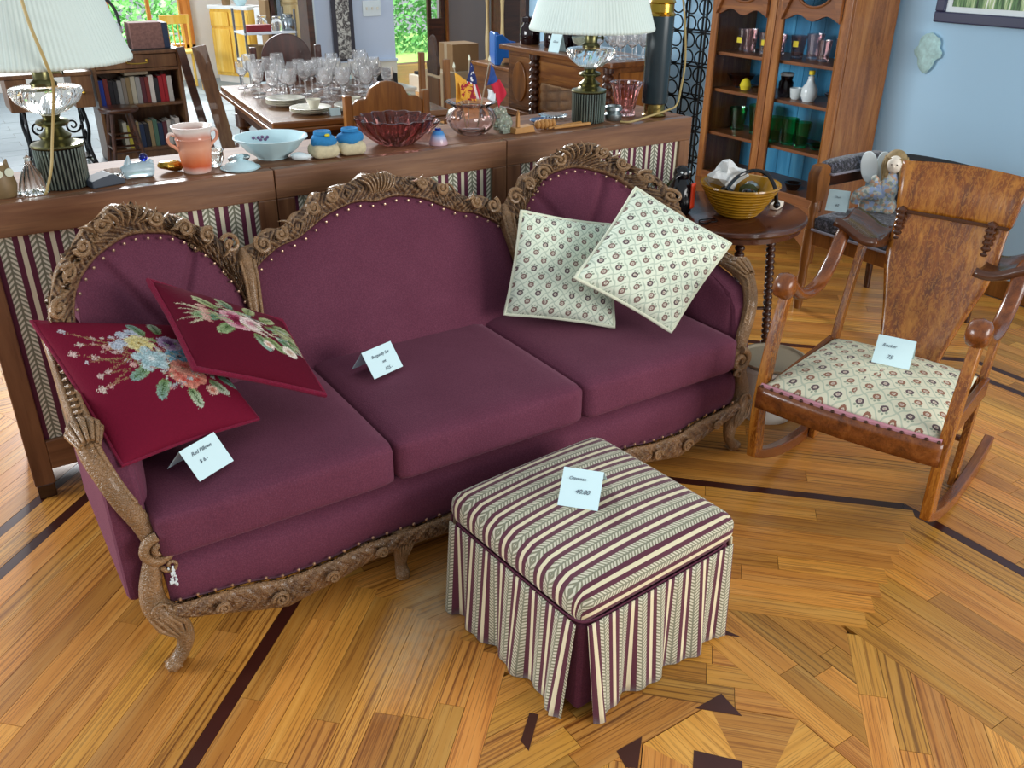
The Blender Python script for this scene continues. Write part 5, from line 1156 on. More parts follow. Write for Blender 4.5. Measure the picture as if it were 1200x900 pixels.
# ruby bowl
rbp = [(0, .012), (.035, .004), (.045, 0), (.06, .004), (.09, .026), (.118, .055), (.134, .090), (.137, .095), (.131, .095), (.108, .056), (.078, .032), (.05, .014), (0, .016)]
lobj('ruby_bowl', rbp, 'redglass', (1.432, 2.935, LZ), 'large rose red pressed glass bowl with rippled rim', 'bowl', None, 120, 15, .08)
t = thing('painted_bell', 'small blue and pink painted bell in front of the ruby bowl', 'bell', (1.562, 2.85, LZ)); b = NB('blue_pink_glaze', .2); z = b.sep(b.co())[2]; b.set('Base Color', b.ramp(b.math('MULTIPLY', z, 18.), [(.2, '#c9a7b0'), (.5, '#a9b6d6'), (.7, '#3f86c4')])); MT['bellglaze'] = b.m
g = G(); g.lathe([(0, .02), (.02, .004), (.034, 0), (.035, .004), (.026, .03), (.018, .046), (.006, .052), (0, .053)], 28); g.obj('bell_body', 'bellglaze', t); g = G(); g.lathe([(.006, .05), (.012, .052), (.010, .058), (0, .058)], 14); g.obj('knob', 'cobalt', t)
lobj('pink_dish', [(0, .0), (.04, 0), (.08, .03), (.085, .045), (.08, .045), (.05, .012), (0, .008)], 'pinkglass', (1.60, 3.08, LZ), 'wide pale pink glass dish behind the painted bell', 'dish', None, 60, 12, .05)
# rose bowl with flags
MT['glassthin'] = glass('pinkish_clear_glass', '#f3e4e2', .01)
lobj('rose_bowl', [(0, .006), (.045, 0), (.06, .006), (.088, .035), (.096, .06), (.085, .088), (.066, .10), (.07, .106), (.094, .116), (.098, .12), (.09, .121), (.064, .108), (.058, .10), (.078, .086), (.088, .06), (.08, .036), (.05, .012), (0, .010)], 'glassthin', (1.765, 2.955, LZ), 'clear pinkish rose bowl with flared rim holding small flags', 'bowl', None, 64, 12, .025)
def flag(label, base, top, cloth, mats, pole='skin'):
    t = thing('small_flag', label, 'flag', base, 0, 'small flags in the rose bowl'); d = Vector(top)-Vector(base)
    g = G(); g.tube([(0, 0, 0), tuple(d)], .0028, 6); g.obj('stick', 'tan', t)
    g = G(); g.lathe([(0, 0), (.005, .002), (.004, .01), (0, .022)], 8, M=Matrix.Translation(d)); g.obj('finial', 'cream_cloth', t)
    for nm, m, quad in cloth:
        g = G(); q4 = [Vector(p)-Vector(base) for p in quad]
        def fn(u, v): 
            p = q4[0]*(1-u)*(1-v)+q4[1]*u*(1-v)+q4[2]*u*v+q4[3]*(1-u)*v; return p+Vector((0, -1, 0))*.006*math.sin(u*6+v*3)
        g.grid(fn, 8, 8); g.obj(nm, m, t, solid=.0012)
MT['flagyellow'] = plain('gold_flag_cloth', '#e3a83a', .8, var=.1); MT['flagred'] = plain('red_flag_cloth', '#c2203a', .8); MT['flagblue'] = plain('blue_flag_cloth', '#284a8c', .8); MT['flagwhite'] = plain('white_flag_cloth', '#e4ecf0', .8)
b = NB('lion_emblem', .8); f = b.noise(b.co(), 55, 3); b.set('Base Color', b.mix(b.math('GREATER_THAN', f, .52), lin('#e3a83a'), lin('#9c1f2c'))); MT['lion'] = b.m
b = NB('stars', .8); v = b.map(b.co(), (70, 0, 70)); d = b.vor(v, 1.); b.set('Base Color', b.mix(b.math('LESS_THAN', d, .3), lin('#1c2c66'), lin('#e8eaf0'))); MT['stars'] = b.m
b = NB('bars', .8); x = b.sep(b.co())[0]; z2 = b.sep(b.co())[2]; b.set('Base Color', b.mix(b.math('GREATER_THAN', b.math('FRACT', b.math('ADD', b.math('MULTIPLY', x, 60.), b.math('MULTIPLY', z2, 12.))), .5), lin('#b01f36'), lin('#ece6e6'))); MT['bars'] = b.m
fy_ = 2.945
flag('small gold flag with a red emblem in the rose bowl', (1.745, 2.955, LZ+.02), (1.688, 2.945, 1.195),
     [('gold_cloth', 'flagyellow', [(1.69, fy_, 1.18), (1.735, fy_-.01, 1.15), (1.735, fy_-.012, 1.085), (1.692, fy_, 1.07)]), ('emblem', 'lion', [(1.70, fy_-.014, 1.145), (1.755, fy_-.02, 1.135), (1.77, fy_-.02, 1.075), (1.705, fy_-.014, 1.085)])], None)
flag('small stars and stripes flag in the middle of the rose bowl', (1.765, 2.975, LZ+.02), (1.766, 2.965, 1.215),
     [('starred_canton', 'stars', [(1.766, 2.955, 1.21), (1.785, 2.952, 1.165), (1.785, 2.95, 1.13), (1.742, 2.95, 1.145)]), ('barred_cloth', 'bars', [(1.745, 2.951, 1.145), (1.79, 2.949, 1.13), (1.805, 2.948, 1.075), (1.765, 2.95, 1.08)])], None)
flag('small blue white and red flag leaning out of the rose bowl', (1.79, 2.955, LZ+.02), (1.842, 2.945, 1.21),
     [('blue_cloth', 'flagblue', [(1.843, 2.938, 1.20), (1.872, 2.93, 1.145), (1.842, 2.93, 1.128), (1.822, 2.935, 1.125)]), ('red_cloth', 'flagred', [(1.835, 2.928, 1.13), (1.875, 2.925, 1.145), (1.90, 2.92, 1.095), (1.868, 2.92, 1.04)]), ('white_cloth', 'flagwhite', [(1.82, 2.926, 1.115), (1.852, 2.92, 1.105), (1.846, 2.92, 1.065), (1.818, 2.924, 1.08)])], None)
# pressed glass and carved wooden oddments
for i, (x, y, sc, lab) in enumerate(((1.885, 2.90, 1., 'frosted pressed glass rosette beside the rose bowl'), (1.905, 2.975, 1.25, 'greenish glass rosette standing behind the small one'))):
    t = thing('glass_rosette', lab, 'ornament', (x, y, LZ), .1, 'glass rosettes'); g = G()
    for k in range(9): a = 2*PI*k/9; g.ball((.022*sc*math.cos(a), 0, .036*sc+.022*sc*math.sin(a)), .014*sc, 8, (1, .6, 1))
    g.ball((0, -.004, .036*sc), .015*sc, 10); g.box(-.02, .02, -.012, .012, 0, .012); g.obj('rosette_body', 'milkglass', t)
t = thing('wooden_church', 'little carved tan wooden church with a spire', 'ornament', (1.945, 2.875, LZ)); MT['carvtan'] = plain('tan_carved_wood', '#b9864a', .6, var=.2, scale=40)
g = G(); g.prism([(-.045, 0), (.05, 0), (.04, .026), (-.04, .02)], -.02, .02, 'xz'); g.obj('church_base', 'carvtan', t, False, bevel=.002)
g = G(); g.prism([(-.025, .022), (-.013, .022), (-.014, .06), (-.019, .085), (-.024, .06)], -.006, .006, 'xz'); g.obj('spire', 'carvtan', t, False)
t = thing('wooden_shell', 'ridged tan carved wooden shell beside the wooden church', 'ornament', (2.055, 2.885, LZ)); g = G()
for k in range(5): g.ball((-.03+.018*k, 0, .02), .022-.002*abs(k-2), 12, (.55, 1, .95))
g.obj('shell_ridges', 'carvtan', t)
for i, (y, rz) in enumerate(((2.872, .14), (2.852, .03))):
    g = G(); g.tube([(-.09, 0, .007), (0, 0, .0075), (.09, 0, .007)], [.004, .0068, .0065], 8); o = g.obj('wooden_stick', 'carvtan', None, True, (2.15+.02*i, y, LZ), rz); tag(o, ['thin tan wooden stick lying behind its twin near the lamp', 'thin tan wooden stick lying along the ledge edge near the lamp'][i], 'stick', 'wooden sticks')
MT['bluedish'] = plain('blue_glaze', '#31507a', .2)
lobj('blue_saucer', [(0, 0), (.025, 0), (.05, .014), (.048, .017), (.02, .006), (0, .006)], 'bluedish', (2.115, 2.985, LZ), 'small dark blue saucer behind the wooden sticks', 'saucer')
lobj('glass_tray', [(0, 0), (.03, 0), (.06, .012), (.058, .016), (0, .005)], 'milkclear', (2.225, 3.06, LZ), 'clear beaded glass tray behind the blue saucer', 'tray', None, 40, 20, .05)
lobj('pewter_pot', [(0, 0), (.034, 0), (.037, .01), (.037, .024), (.03, .03), (.03, .034), (.037, .042), (.036, .054), (.031, .058), (.028, .054), (.028, .01), (0, .008)], 'silver', (2.418, 2.90, LZ), 'small round pewter pot beside the ribbed lamp', 'pot')
lobj('pink_vase', [(0, .008), (.034, 0), (.042, .004), (.040, .02), (.048, .07), (.055, .11), (.066, .132), (.067, .137), (.058, .134), (.046, .09), (.036, .03), (.03, .014), (0, .014)], 'pinkglass', (2.525, 2.955, LZ), 'pale pink cut glass vase next to the column lamp', 'vase', None, 64, 16, .05)

# ================================================================== black metal scroll wine rack
wr = thing('wine_rack', 'tall black iron bottle rack of rings beside the oak cabinet', 'rack', (4.30, 4.32, 0))
g = G()
for y in (-.24, -.08, .08, .24):
    for x in (-.06, .07): g.tube([(x, y, 0), (x, y, 1.7)], .007, 6)
for z in np.arange(.1, 1.71, .2):
    for x in (-.06, .07): g.tube([(x, -.24, z), (x, .24, z)], .005, 6)
g.obj('upright_frame', 'blackiron', wr)
for i, z in enumerate(np.arange(.1, 1.65, .1)):
    for j, y in enumerate((-.18, -.06, .06, .18)):
        if (i+j) % 1 == 0:
            g = G(); g.tube([(-.06, y+.052*math.cos(a), z+.05+.044*math.sin(a)) for a in np.linspace(0, 2*PI, 18, False)], .005, 5, closed=True); g.obj('ring', 'blackiron', wr)

# ================================================================== carved sideboard
sb = thing('sideboard', 'carved oak sideboard with turned columns facing the dining table', 'sideboard', (3.83, 4.99, 0)); SO = (3.83, 4.99, 0)
g = G(); g.box(3.60, 4.05, 4.36, 5.63, .915, .95); g.obj('top', 'sidewood', sb, False, off=SO, bevel=.008)
g = G(); g.box(3.65, 4.04, 4.41, 5.58, .52, .915); g.obj('carcass', 'sidewood', sb, False, off=SO, bevel=.004)
g = G(); g.box(3.61, 4.04, 4.38, 5.61, .48, .52); g.obj('mid_shelf', 'sidewood', sb, False, off=SO, bevel=.006)
g = G(); g.box(3.64, 4.04, 4.42, 5.57, .06, .13); g.obj('low_shelf', 'sidewood', sb, False, off=SO, bevel=.006)
def column(y, z0, z1):
    g = G(); h = z1-z0; pr = [(0, 0), (.035, 0), (.035, .03)]
    for k in range(7): a = .04+(h-.08)*k/7; dz = (h-.08)/7; pr += [(.022, a), (.036, a+dz*.35), (.036, a+dz*.65), (.022, a+dz)]
    pr += [(.036, h-.03), (.036, h), (0, h)]; g.lathe(pr, 16, (3.628, y, z0)); return g
for y in (4.42, 5.22): column(y, .52, .915).obj('turned_column', 'darkwood', sb, off=SO)
for y in (4.45, 5.54):
    for x in (3.65, 4.0): 
        g = G(); g.lathe([(0, 0), (.03, 0), (.04, .03), (.03, .06), (0, .06)], 14, (x, y, 0)); g.obj('bun_foot', 'darkwood', sb, off=SO)
        g = G(); g.lathe([(0, .13), (.02, .13), (.035, .2), (.035, .3), (.02, .4), (.03, .48), (0, .48)], 14, (x, y, 0)); g.obj('leg', 'darkwood', sb, off=SO)
MT['carvepanel'] = carved('carved_oak_panel')
def carvep(y0, y1, z0, z1, nm):
    g = G(); g.grid(lambda u, v: (3.648-.006-.008*abs(math.sin(u*14)*math.cos(v*9+u*5)), y0+(y1-y0)*u, z0+(z1-z0)*v), 40, 24); g.obj(nm, 'carvepanel', sb, off=SO, solid=.01)
carvep(4.50, 5.14, .56, .74, 'carved_drawer_panel')
g = G(); g.box(3.638, 3.652, 4.48, 5.16, .77, .88); g.obj('drawer_front', 'sidewood', sb, False, off=SO, bevel=.004)
dr_ = G(); dr_.box(3.64, 3.652, 5.29, 5.54, .55, .885); dd_ = dr_.obj('cupboard_door', 'sidewood', sb, False, off=SO, bevel=.004)
g = G(); g.prism([(5.415+.085*math.cos(t), .70+.15*math.sin(t)) if math.sin(t) > 0 else (5.415+.085*math.cos(t), .70+.12*math.sin(t)) for t in np.linspace(0, 2*PI, 30, False)], 3.628, 3.641, 'yz'); g.obj('arched_panel', 'chairwood', dd_, off=SO, bevel=.004)
g = G(); g.box(3.7, 4.02, 4.398, 4.412, .56, .88); g.obj('end_panel', 'chairwood', sb, False, off=SO, bevel=.004)
# dark jars and clear glasses on it
jarp = [(0, 0), (.06, 0), (.066, .01), (.066, .10), (.05, .12), (.046, .13), (.056, .135), (.056, .16), (.04, .165), (0, .165)]
for i, (y, x, sc) in enumerate(((5.50, 3.78, 1.1), (5.40, 3.72, .0), (5.36, 3.92, 1.3), (5.24, 3.80, 1.0), (5.16, 3.90, .9), (5.08, 3.78, .85), (5.0, 3.9, .9), (4.93, 3.8, .8))):
    if sc: lobj('dark_jar', [(r*sc, z*sc) for r, z in jarp], 'darkjar', (x, y, .9505), 'dark amethyst glass jar on the carved sideboard', 'jar', 'dark jars on the sideboard') if 'darkjar' in MT else (MT.__setitem__('darkjar', plain('dark_amethyst', '#1c0a0c', .08)), lobj('dark_jar', [(r*sc, z*sc) for r, z in jarp], 'darkjar', (x, y, .9505), 'dark amethyst glass jar on the carved sideboard', 'jar', 'dark jars on the sideboard'))
goblet = [(0, 0), (.034, 0), (.034, .003), (.006, .008), (.005, .06), (.012, .068), (.032, .09), (.037, .125), (.034, .15), (.0325, .15), (.035, .125), (.03, .092), (.01, .072), (0, .07)]
for i in range(10):
    lobj('goblet', goblet, 'glass', (3.74+.08*(i % 4)+.02*random.random(), 4.44+.075*(i//2.5)+.02*random.random(), .9505), 'clear stemmed glass standing on the sideboard end', 'glass', 'stemmed glasses on the sideboard', 14)
lobj('compote', [(0, 0), (.035, 0), (.03, .005), (.008, .02), (.008, .05), (.05, .08), (.06, .11), (.057, .11), (.04, .08), (0, .06)], 'milkglass', (3.68, 4.78, .9505), 'pale glass compote on a stem beside the dark jars', 'compote')
card('white price card leaning among the dark jars on the sideboard', (3.67, 5.02, .9505), math.radians(-75), [('Glass', .02, 0, .5)], w=.09, h=.12, spread=.04)

# ================================================================== dining table, chairs and glassware
dt = thing('dining_table', 'long dark oak dining table with bulbous legs set with glassware', 'table', (2.10, 5.2, 0), math.radians(-6.3)); TH = .76
g = G(); g.box(-.50, .50, -.70, .70, TH-.035, TH); g.obj('table_top', 'diningwood', dt, False, bevel=.008)
g = G(); g.box(-.51, .51, -.71, .71, TH-.06, TH-.035); g.obj('top_moulding', 'diningwood', dt, False, bevel=.006)
g = G(); g.box(-.44, .44, -.64, -.615, TH-.16, TH-.06); g.box(-.44, .44, .615, .64, TH-.16, TH-.06); g.box(-.44, -.415, -.62, .62, TH-.16, TH-.06); g.box(.415, .44, -.62, .62, TH-.16, TH-.06); g.obj('apron', 'darkwood', dt, False, bevel=.004)
for sx in (-1, 1):
    for sy in (-1, 1):
        g = G(); g.lathe([(0, 0), (.045, 0), (.05, .04), (.03, .07), (.03, .12), (.06, .2), (.078, .3), (.07, .40), (.035, .46), (.03, .5), (.05, .52), (.05, .6), (0, .62)], 18, (sx*.40, sy*.6, 0)); g.obj('leg', 'darkwood', dt)
MD = Matrix.Translation((2.10, 5.2, 0)) @ Matrix.Rotation(math.radians(-6.3), 4, 'Z')
k = 0; spots = []
r2 = random.Random(11)
for a in range(110):
    x = r2.uniform(-.40, .42); y = r2.uniform(-.28, .62)
    if y < -.05 and x < -.1: continue
    if all((x-p)**2+(y-q_)**2 > .0078 for p, q_ in spots): spots.append((x, y))
gob0 = None
for x, y in spots:
    p = MD @ Vector((x, y, TH+.0008)); s = r2.uniform(1.0, 1.25)
    if gob0 is None: gob0 = lobj('goblet', goblet, 'glass', p, 'clear stemmed glass crowded on the dining table', 'glass', 'stemmed glasses on the dining table', 14); gob0.scale = (s,)*3
    else: dup(gob0, p, scale=(s, s, s*1.05))
plate = [(0, .002), (.06, 0), (.066, .004), (.11, .016), (.112, .018), (.108, .019), (.065, .008), (0, .007)]
MT['china'] = plain('patterned_china', '#cfcab8', .25, var=.25, scale=40)
for i, (x, y, n, lab) in enumerate(((-.30, -.20, 4, 'stack at the kitchen corner'), (-.24, -.50, 3, 'stack near the arched chair'), (.0, -.52, 3, 'stack under the teacups'))):
    for j in range(n):
        p = MD @ Vector((x, y, TH+.0008+j*.0085)); lobj('plate', plate, 'china', p, ['lowest', 'second', 'third', 'topmost'][j]+' patterned china plate in the '+lab+' of the dining table', 'plate', 'china plates on the dining table', 28)
for i, (x, y) in enumerate(((-.22, -.50), (.0, -.52), (.12, -.44))):
    zz = TH+.0008+(.0075*2+.008 if i < 2 else 0); p = MD @ Vector((x, y, zz)); lobj('teacup', [(0, .004), (.02, 0), (.025, .008), (.04, .05), (.037, .05), (.022, .012), (0, .008)], 'china', p, ['china teacup on the plates near the arched chair', 'china teacup on the middle plate stack', 'china teacup standing on the bare dining table'][i], 'cup', None, 20)
for i, (x, y) in enumerate(((-.14, -.62), (.33, .66))):
    p = MD @ Vector((x, y, TH+.001)); g = G(); g.add([(-.03, -.012, 0), (.03, -.012, 0), (.03, 0, .04), (-.03, 0, .04), (-.03, .012, 0), (.03, .012, 0)], [(0, 1, 2, 3), (3, 2, 5, 4)]); o = g.obj('price_card', 'paper', None, False, p, solid=.0006); tag(o, ['tiny white price card at the near edge of the dining table', 'tiny white price card at the far end of the dining table'][i], 'card')
def dchair(label, loc, rz, mat, crest, carvemat=None):
    t = thing('dining_chair', label, 'chair', loc, rz, 'dining chairs')   # back faces -y locally; sitter looks to +y
    for s in (-1, 1):
        g = G(); g.box(s*.22-.02, s*.22+.02, -.02, .02, 0, .96 if mat == 'redwood' else .90); g.obj('back_post', mat, t, False, bevel=.005)
        g = G(); g.lathe([(0, 0), (.02, 0), (.026, .1), (.018, .25), (.026, .42), (0, .42)], 12, (s*.2, .40, 0)); g.obj('front_leg', mat, t)
    g = G(); g.rbox((0, .20, .445), (.46, .44, .05), .02, 7); g.obj('seat', mat, t)
    g = G(); g.prism(crest, -.012, .012, 'xz'); g.obj('crest_panel', carvemat or mat, t, False, bevel=.006)
    g = G(); g.box(-.2, .2, -.012, .012, .52, .57); g.obj('back_rail', mat, t, False, bevel=.004)
    g = G(); g.box(-.10, .10, -.008, .008, .56, .76); g.obj('splat', mat, t, False, bevel=.003); return t
arch = [(-.2, .72), (.2, .72), (.2, .85), (.17, .875), (.12, .88), (.09, .93), (.04, .955), (0, .96), (-.04, .955), (-.09, .93), (-.12, .88), (-.17, .875), (-.2, .85)]
dchair('golden oak dining chair with stepped arched back at the near table end', (2.075, 4.33, 0), math.radians(-2), 'chairwood', arch)
half = [(-.2, .74), (.2, .74), (.2, .86)]+[(.17*math.cos(a), .88+.16*math.sin(a)) for a in np.linspace(0, PI, 14)]+[(-.2, .86)]
dchair('dark red dining chair with half round carved back at the far table end', (2.20, 6.12, 0), PI+math.radians(-6), 'redwood', half)
peak = [(-.09, .78), (.09, .78), (.1, .84), (.07, .9), (.06, .97), (.03, 1.02), (0, 1.035), (-.03, 1.02), (-.06, .97), (-.07, .9), (-.1, .84)]
dchair('oak dining chair with tall carved crest beside the hall end of the table', (3.06, 5.62, 0), PI/2+math.radians(-6), 'chairwood', peak, 'carvepanel')

# ================================================================== dining wall fittings
hg = thing('wall_hanging', 'long dark bordered wall hanging with grey leaf pattern', 'wall hanging', (2.835, 6.60, .775))
g = G(); g.box(-.085, .085, -.008, 0, 0, 1.3); MT['hangborder'] = plain('charcoal_border', '#3c3a42', .8); g.obj('border', 'hangborder', hg, False)
b = NB('leaf_damask', .8); f = b.noise(b.co(), 28, 3, .6, 1.5); b.set('Base Color', b.ramp(f, [(.42, '#4a4646'), (.5, '#8d8a84'), (.58, '#c9c8c0')])); MT['damask'] = b.m
g = G(); g.box(-.052, .052, -.012, -.008, .02, 1.28); g.obj('leaf_panel', 'damask', hg, False)
sw = thing('light_switch', 'white three-gang switch plate on the pale dining wall', 'switch', (3.085, 6.618, 1.085)); g = G(); g.rbox((0, -.004, .055), (.15, .008, .11), .003, 5); g.obj('plate', 'white', sw)
for k in (-1, 0, 1): g = G(); g.box(k*.045-.005, k*.045+.005, -.018, -.008, .045, .065); g.obj('toggle', 'cream', sw, False)
g = G(); g.box(-.12, .12, -.08, .08, 0, .1); o = thing('radio', 'small black radio with a round speaker by the dining wall', 'radio', (3.02, 6.42, .601)); g.obj('case', 'matteblack', o, False, bevel=.006)
g = G(); g.lathe([(0, 0), (.035, 0), (.035, .004), (0, .006)], 20, M=Matrix.Translation((.05, -.081, .05)) @ Matrix.Rotation(PI/2, 4, 'X')); g.obj('speaker', 'steel', o)
ca = thing('low_cabinet', 'low cream cabinet standing under the chair rail', 'cabinet', (2.98, 6.43, 0)); g = G(); g.box(-.27, .27, -.16, .16, .04, .58); g.obj('body', 'cream', ca, False, bevel=.004); g = G(); g.box(-.28, .28, -.17, .165, .58, .60); g.obj('top', 'cream', ca, False, bevel=.004)
for s in (-1, 1): g = G(); g.box(s*.135-.125, s*.135+.125, -.175, -.16, .06, .56); g.obj('door', 'cream', ca, False, bevel=.004)
for s in (-1, 1): g = G(); g.box(s*.24-.02, s*.24+.02, -.14, .14, 0, .04); g.obj('foot', 'cream', ca, False)

# ================================================================== bookcase corner
bk = thing('bookcase', 'low brown bookcase with a brass handled drawer above two book shelves', 'bookcase', (1.53, 7.75, 0))
BW2 = .33
for s in (-1, 1): g = G(); g.box(*sorted((s*BW2, s*(BW2-.025))), -.15, .15, 0, .80); g.obj('side', 'bookwood', bk, False, bevel=.003)
for z in (.09, .43, .695): g = G(); g.box(-BW2+.025, BW2-.025, -.15, .15, z-.022, z); g.obj('shelf', 'bookwood', bk, False, bevel=.002)
g = G(); g.box(-BW2-.02, BW2+.02, -.17, .15, .80, .825); g.obj('top', 'bookwood', bk, False, bevel=.005)
g = G(); g.box(-BW2+.025, BW2-.025, .13, .15, .02, .80); g.obj('back', 'bookwood', bk, False)
g = G(); g.box(-BW2+.03, BW2-.03, -.155, -.135, .70, .795); dw = g.obj('drawer', 'bookwood', bk, False, bevel=.003)
g = G(); g.tube(cr([(-.075, -.158, .75), (-.07, -.18, .74), (0, -.185, .735), (.07, -.18, .74), (.075, -.158, .75)], 5), .005, 6); g.ball((-.075, -.158, .755), .012, 8); g.ball((.075, -.158, .755), .012, 8); g.obj('handle', 'gold', dw)
g = G(); g.box(-BW2, BW2, -.14, -.12, 0, .07); g.obj('plinth', 'bookwood', bk, False)
names = {'#1e3fa0': 'bright blue', '#7c2f2b': 'rust red', '#191a22': 'black', '#9c9a94': 'grey', '#8a7f72': 'taupe', '#b9b29c': 'cream', '#5a2730': 'maroon', '#d8cfc4': 'off white', '#a31f2a': 'scarlet', '#b8a83a': 'mustard yellow', '#6d5b42': 'brown', '#20304a': 'navy', '#8f7a55': 'tan', '#4a6b58': 'sage green', '#c2bdb4': 'pale grey', '#2a2a2e': 'charcoal'}
for c, n in names.items(): MT['bk'+c] = plain('book_'+n.replace(' ', '_'), c, .6)
def books(zb, xs, cols, where, lean):
    x = xs
    for c in cols:
        w = r2.uniform(.024, .036); h = r2.uniform(.175, .208); d = r2.uniform(.13, .17)
        o = thing('book', f'{names[c]} book standing on the {where} shelf of the low bookcase', 'book', (x+w/2+1.53, 7.645+d/2, zb), 0, f'books on the {where} shelf')
        g = G(); g.box(-w/2, -w/2+.002, -d/2, d/2, 0, h); g.box(w/2-.002, w/2, -d/2, d/2, 0, h); g.box(-w/2, w/2, -d/2-.002, -d/2, 0, h); g.obj('cover', 'bk'+c, o, False)
        g = G(); g.box(-w/2+.002, w/2-.002, -d/2, d/2-.004, .003, h-.004); g.obj('pages', 'bk#d8cfc4', o, False); x += w+.003
    return x
books(.4305, -.30, ['#1e3fa0', '#7c2f2b', '#191a22', '#2a2a2e', '#9c9a94', '#8a7f72', '#8f7a55', '#b9b29c', '#9c9a94', '#5a2730', '#7c2f2b', '#d8cfc4', '#2a2a2e', '#a31f2a', '#a31f2a', '#c2bdb4'], 'upper', 0)
books(.0905, -.18, ['#b9b29c', '#b8a83a', '#6d5b42', '#8f7a55', '#20304a', '#191a22', '#8f7a55', '#4a6b58', '#20304a', '#5a2730', '#c2bdb4', '#9c9a94', '#d8cfc4'], 'lower', 0)
g = G(); g.box(-.09, .09, -.06, .06, 0, .024); o = g.obj('book', 'bk#b9b29c', None, False, (1.52, 7.72, .6415), .05, bevel=.003); tag(o, 'cream book lying flat across the upright upper shelf books', 'book', 'books on the upper shelf')
# things on the bookcase
MT['tapestry'] = plain('woven_pink_brown', '#7d5a52', .8, var=.6, scale=60)
t = thing('storage_box', 'pink brown patterned storage box with navy end on the bookcase', 'box', (1.66, 7.74, .8296)); g = G(); g.box(-.13, .11, -.09, .09, 0, .19); g.obj('box_body', 'tapestry', t, False, bevel=.004); g = G(); g.box(.11, .155, -.09, .09, 0, .185); g.obj('navy_end', 'bk#20304a', t, False, bevel=.004)
t = thing('handled_basket', 'dark basket with a tall hoop handle on the bookcase', 'basket', (1.38, 7.74, .8296)); g = G(); g.rbox((0, 0, .05), (.2, .16, .10), .03, 8); g.obj('basket_body', 'tapestry', t); g = G(); g.tube(cr([(-.09, 0, .06), (-.10, 0, .22), (-.06, 0, .33), (0, 0, .36), (.06, 0, .33), (.10, 0, .22), (.09, 0, .06)], 6), .012, 8); g.obj('hoop_handle', 'bk#2a2a2e', t)
o = crumple((0, 0, 0), .055, 71, (1, .8, 1.3), .3).obj('blue_flask', 'blueplastic', None, True, (1.37, 7.70, .99)); tag(o, 'bright blue plastic bundle in the hooped basket', 'bundle')
o = crumple((0, 0, 0), .05, 72, (1, .8, 1.0), .3).obj('white_parcel', 'white', None, True, (1.45, 7.74, .97)); tag(o, 'white paper bundle in the hooped basket', 'bundle')
g = G(); g.box(-.34, .30, -.165, .10, 0, .004); o = g.obj('runner_cloth', 'matteblack', None, False, (1.53, 7.75, .8252)); tag(o, 'thin black cloth spread on the bookcase top', 'cloth')
# leaning boards
for i, (x, w, lab) in enumerate(((1.885, .06, 'narrow dark board leaning at the bookcase end'), (2.03, .11, 'wide brown table leaf leaning at the bookcase end'))):
    t = thing('leaning_board', lab, 'board', (x+.03, 7.50, 0)); g = G(); g.obox((0, .0, .40), (w, .03, .86), Matrix.Rotation(-.13, 3, 'Y') @ Matrix.Rotation(-.12, 3, 'X')); g.v = [(p[0], p[1], p[2]+.018) for p in g.v]; g.obj('board', 'bookwood' if i else 'darkwood', t, False, bevel=.003)
# stool
t = thing('stool', 'small dark wooden four legged stool before the bookcase', 'stool', (1.29, 7.35, 0)); g = G(); g.lathe([(0, .43), (.13, .43), (.145, .44), (.145, .455), (.13, .462), (0, .462)], 28); g.obj('seat', 'darkwood', t)
for k in range(4):
    a = PI/4+k*PI/2; g = G(); g.tube([(.09*math.cos(a), .09*math.sin(a), .432), (.17*math.cos(a), .17*math.sin(a), 0)], [.016, .014], 8); g.obj('leg', 'darkwood', t)
for z, r in ((.15, .145), (.25, .125)):
    for k in range(4): a = PI/4+k*PI/2; b_ = a+PI/2; g = G(); g.tube([(r*math.cos(a), r*math.sin(a), z+.02*(k % 2)), (r*math.cos(b_), r*math.sin(b_), z+.02*(k % 2))], .008, 6); g.obj('rung', 'darkwood', t)
# treadle sewing table
t = thing('sewing_table', 'old treadle sewing table with black iron scrollwork legs', 'sewing table', (.88, 7.72, 0)); g = G(); g.box(-.32, .30, -.2, .2, .68, .71); g.obj('top', 'bookwood', t, False, bevel=.005)
for s in (-1, 1): g = G(); g.box(s*.22-.07, s*.22+.07, -.19, .18, .45, .68); d_ = g.obj('drawer_box', 'bookwood', t, False, bevel=.004); g = G(); g.ball((s*.22, -.20, .56), .014, 8); g.obj('knob', 'gold', d_)
for s in (-1, 1):
    g = G()
    for y in (-.15, .15): g.tube(cr([(s*.20, y*.5, .45), (s*.21, y, .3), (s*.20, y*.6, .15), (s*.22, y*1.3, 0)], 6), .013, 6)
    for z, r, sg in ((.36, .06, 1), (.22, .07, -1), (.1, .05, 1)): g.spiral((s*.20, 0, z), r, 1.6, .010, 'yz', sg)
    g.tube([(s*.2, -.17, .03), (s*.2, .17, .03)], .012, 6); g.obj('iron_leg', 'blackiron', t)
g = G(); g.box(-.2, .2, -.13, .07, .06, .075); g.tube([(-.2, 0, .2), (.2, 0, .2)], .010, 6); 
for k in range(3): g.spiral((-.12+.12*k, -.01, .3), .06, 1.5, .009, 'xz', 1 if k % 2 else -1)
g.obj('treadle', 'blackiron', t)
g = G(); g.box(-.55, .65, -.45, .45, 0, .006); o = g.obj('rug', 'rug', None, False, (1.30, 6.65, .0)); tag(o, 'tan rug lying in front of the stool', 'rug')
g = G(); g.box(-.3, .3, -.5, .5, 0, .006); o = g.obj('floor_mat', 'darkrug', None, False, (1.42, 4.9, 0), 0); tag(o, 'dark grey floor mat beside the dining table', 'mat')

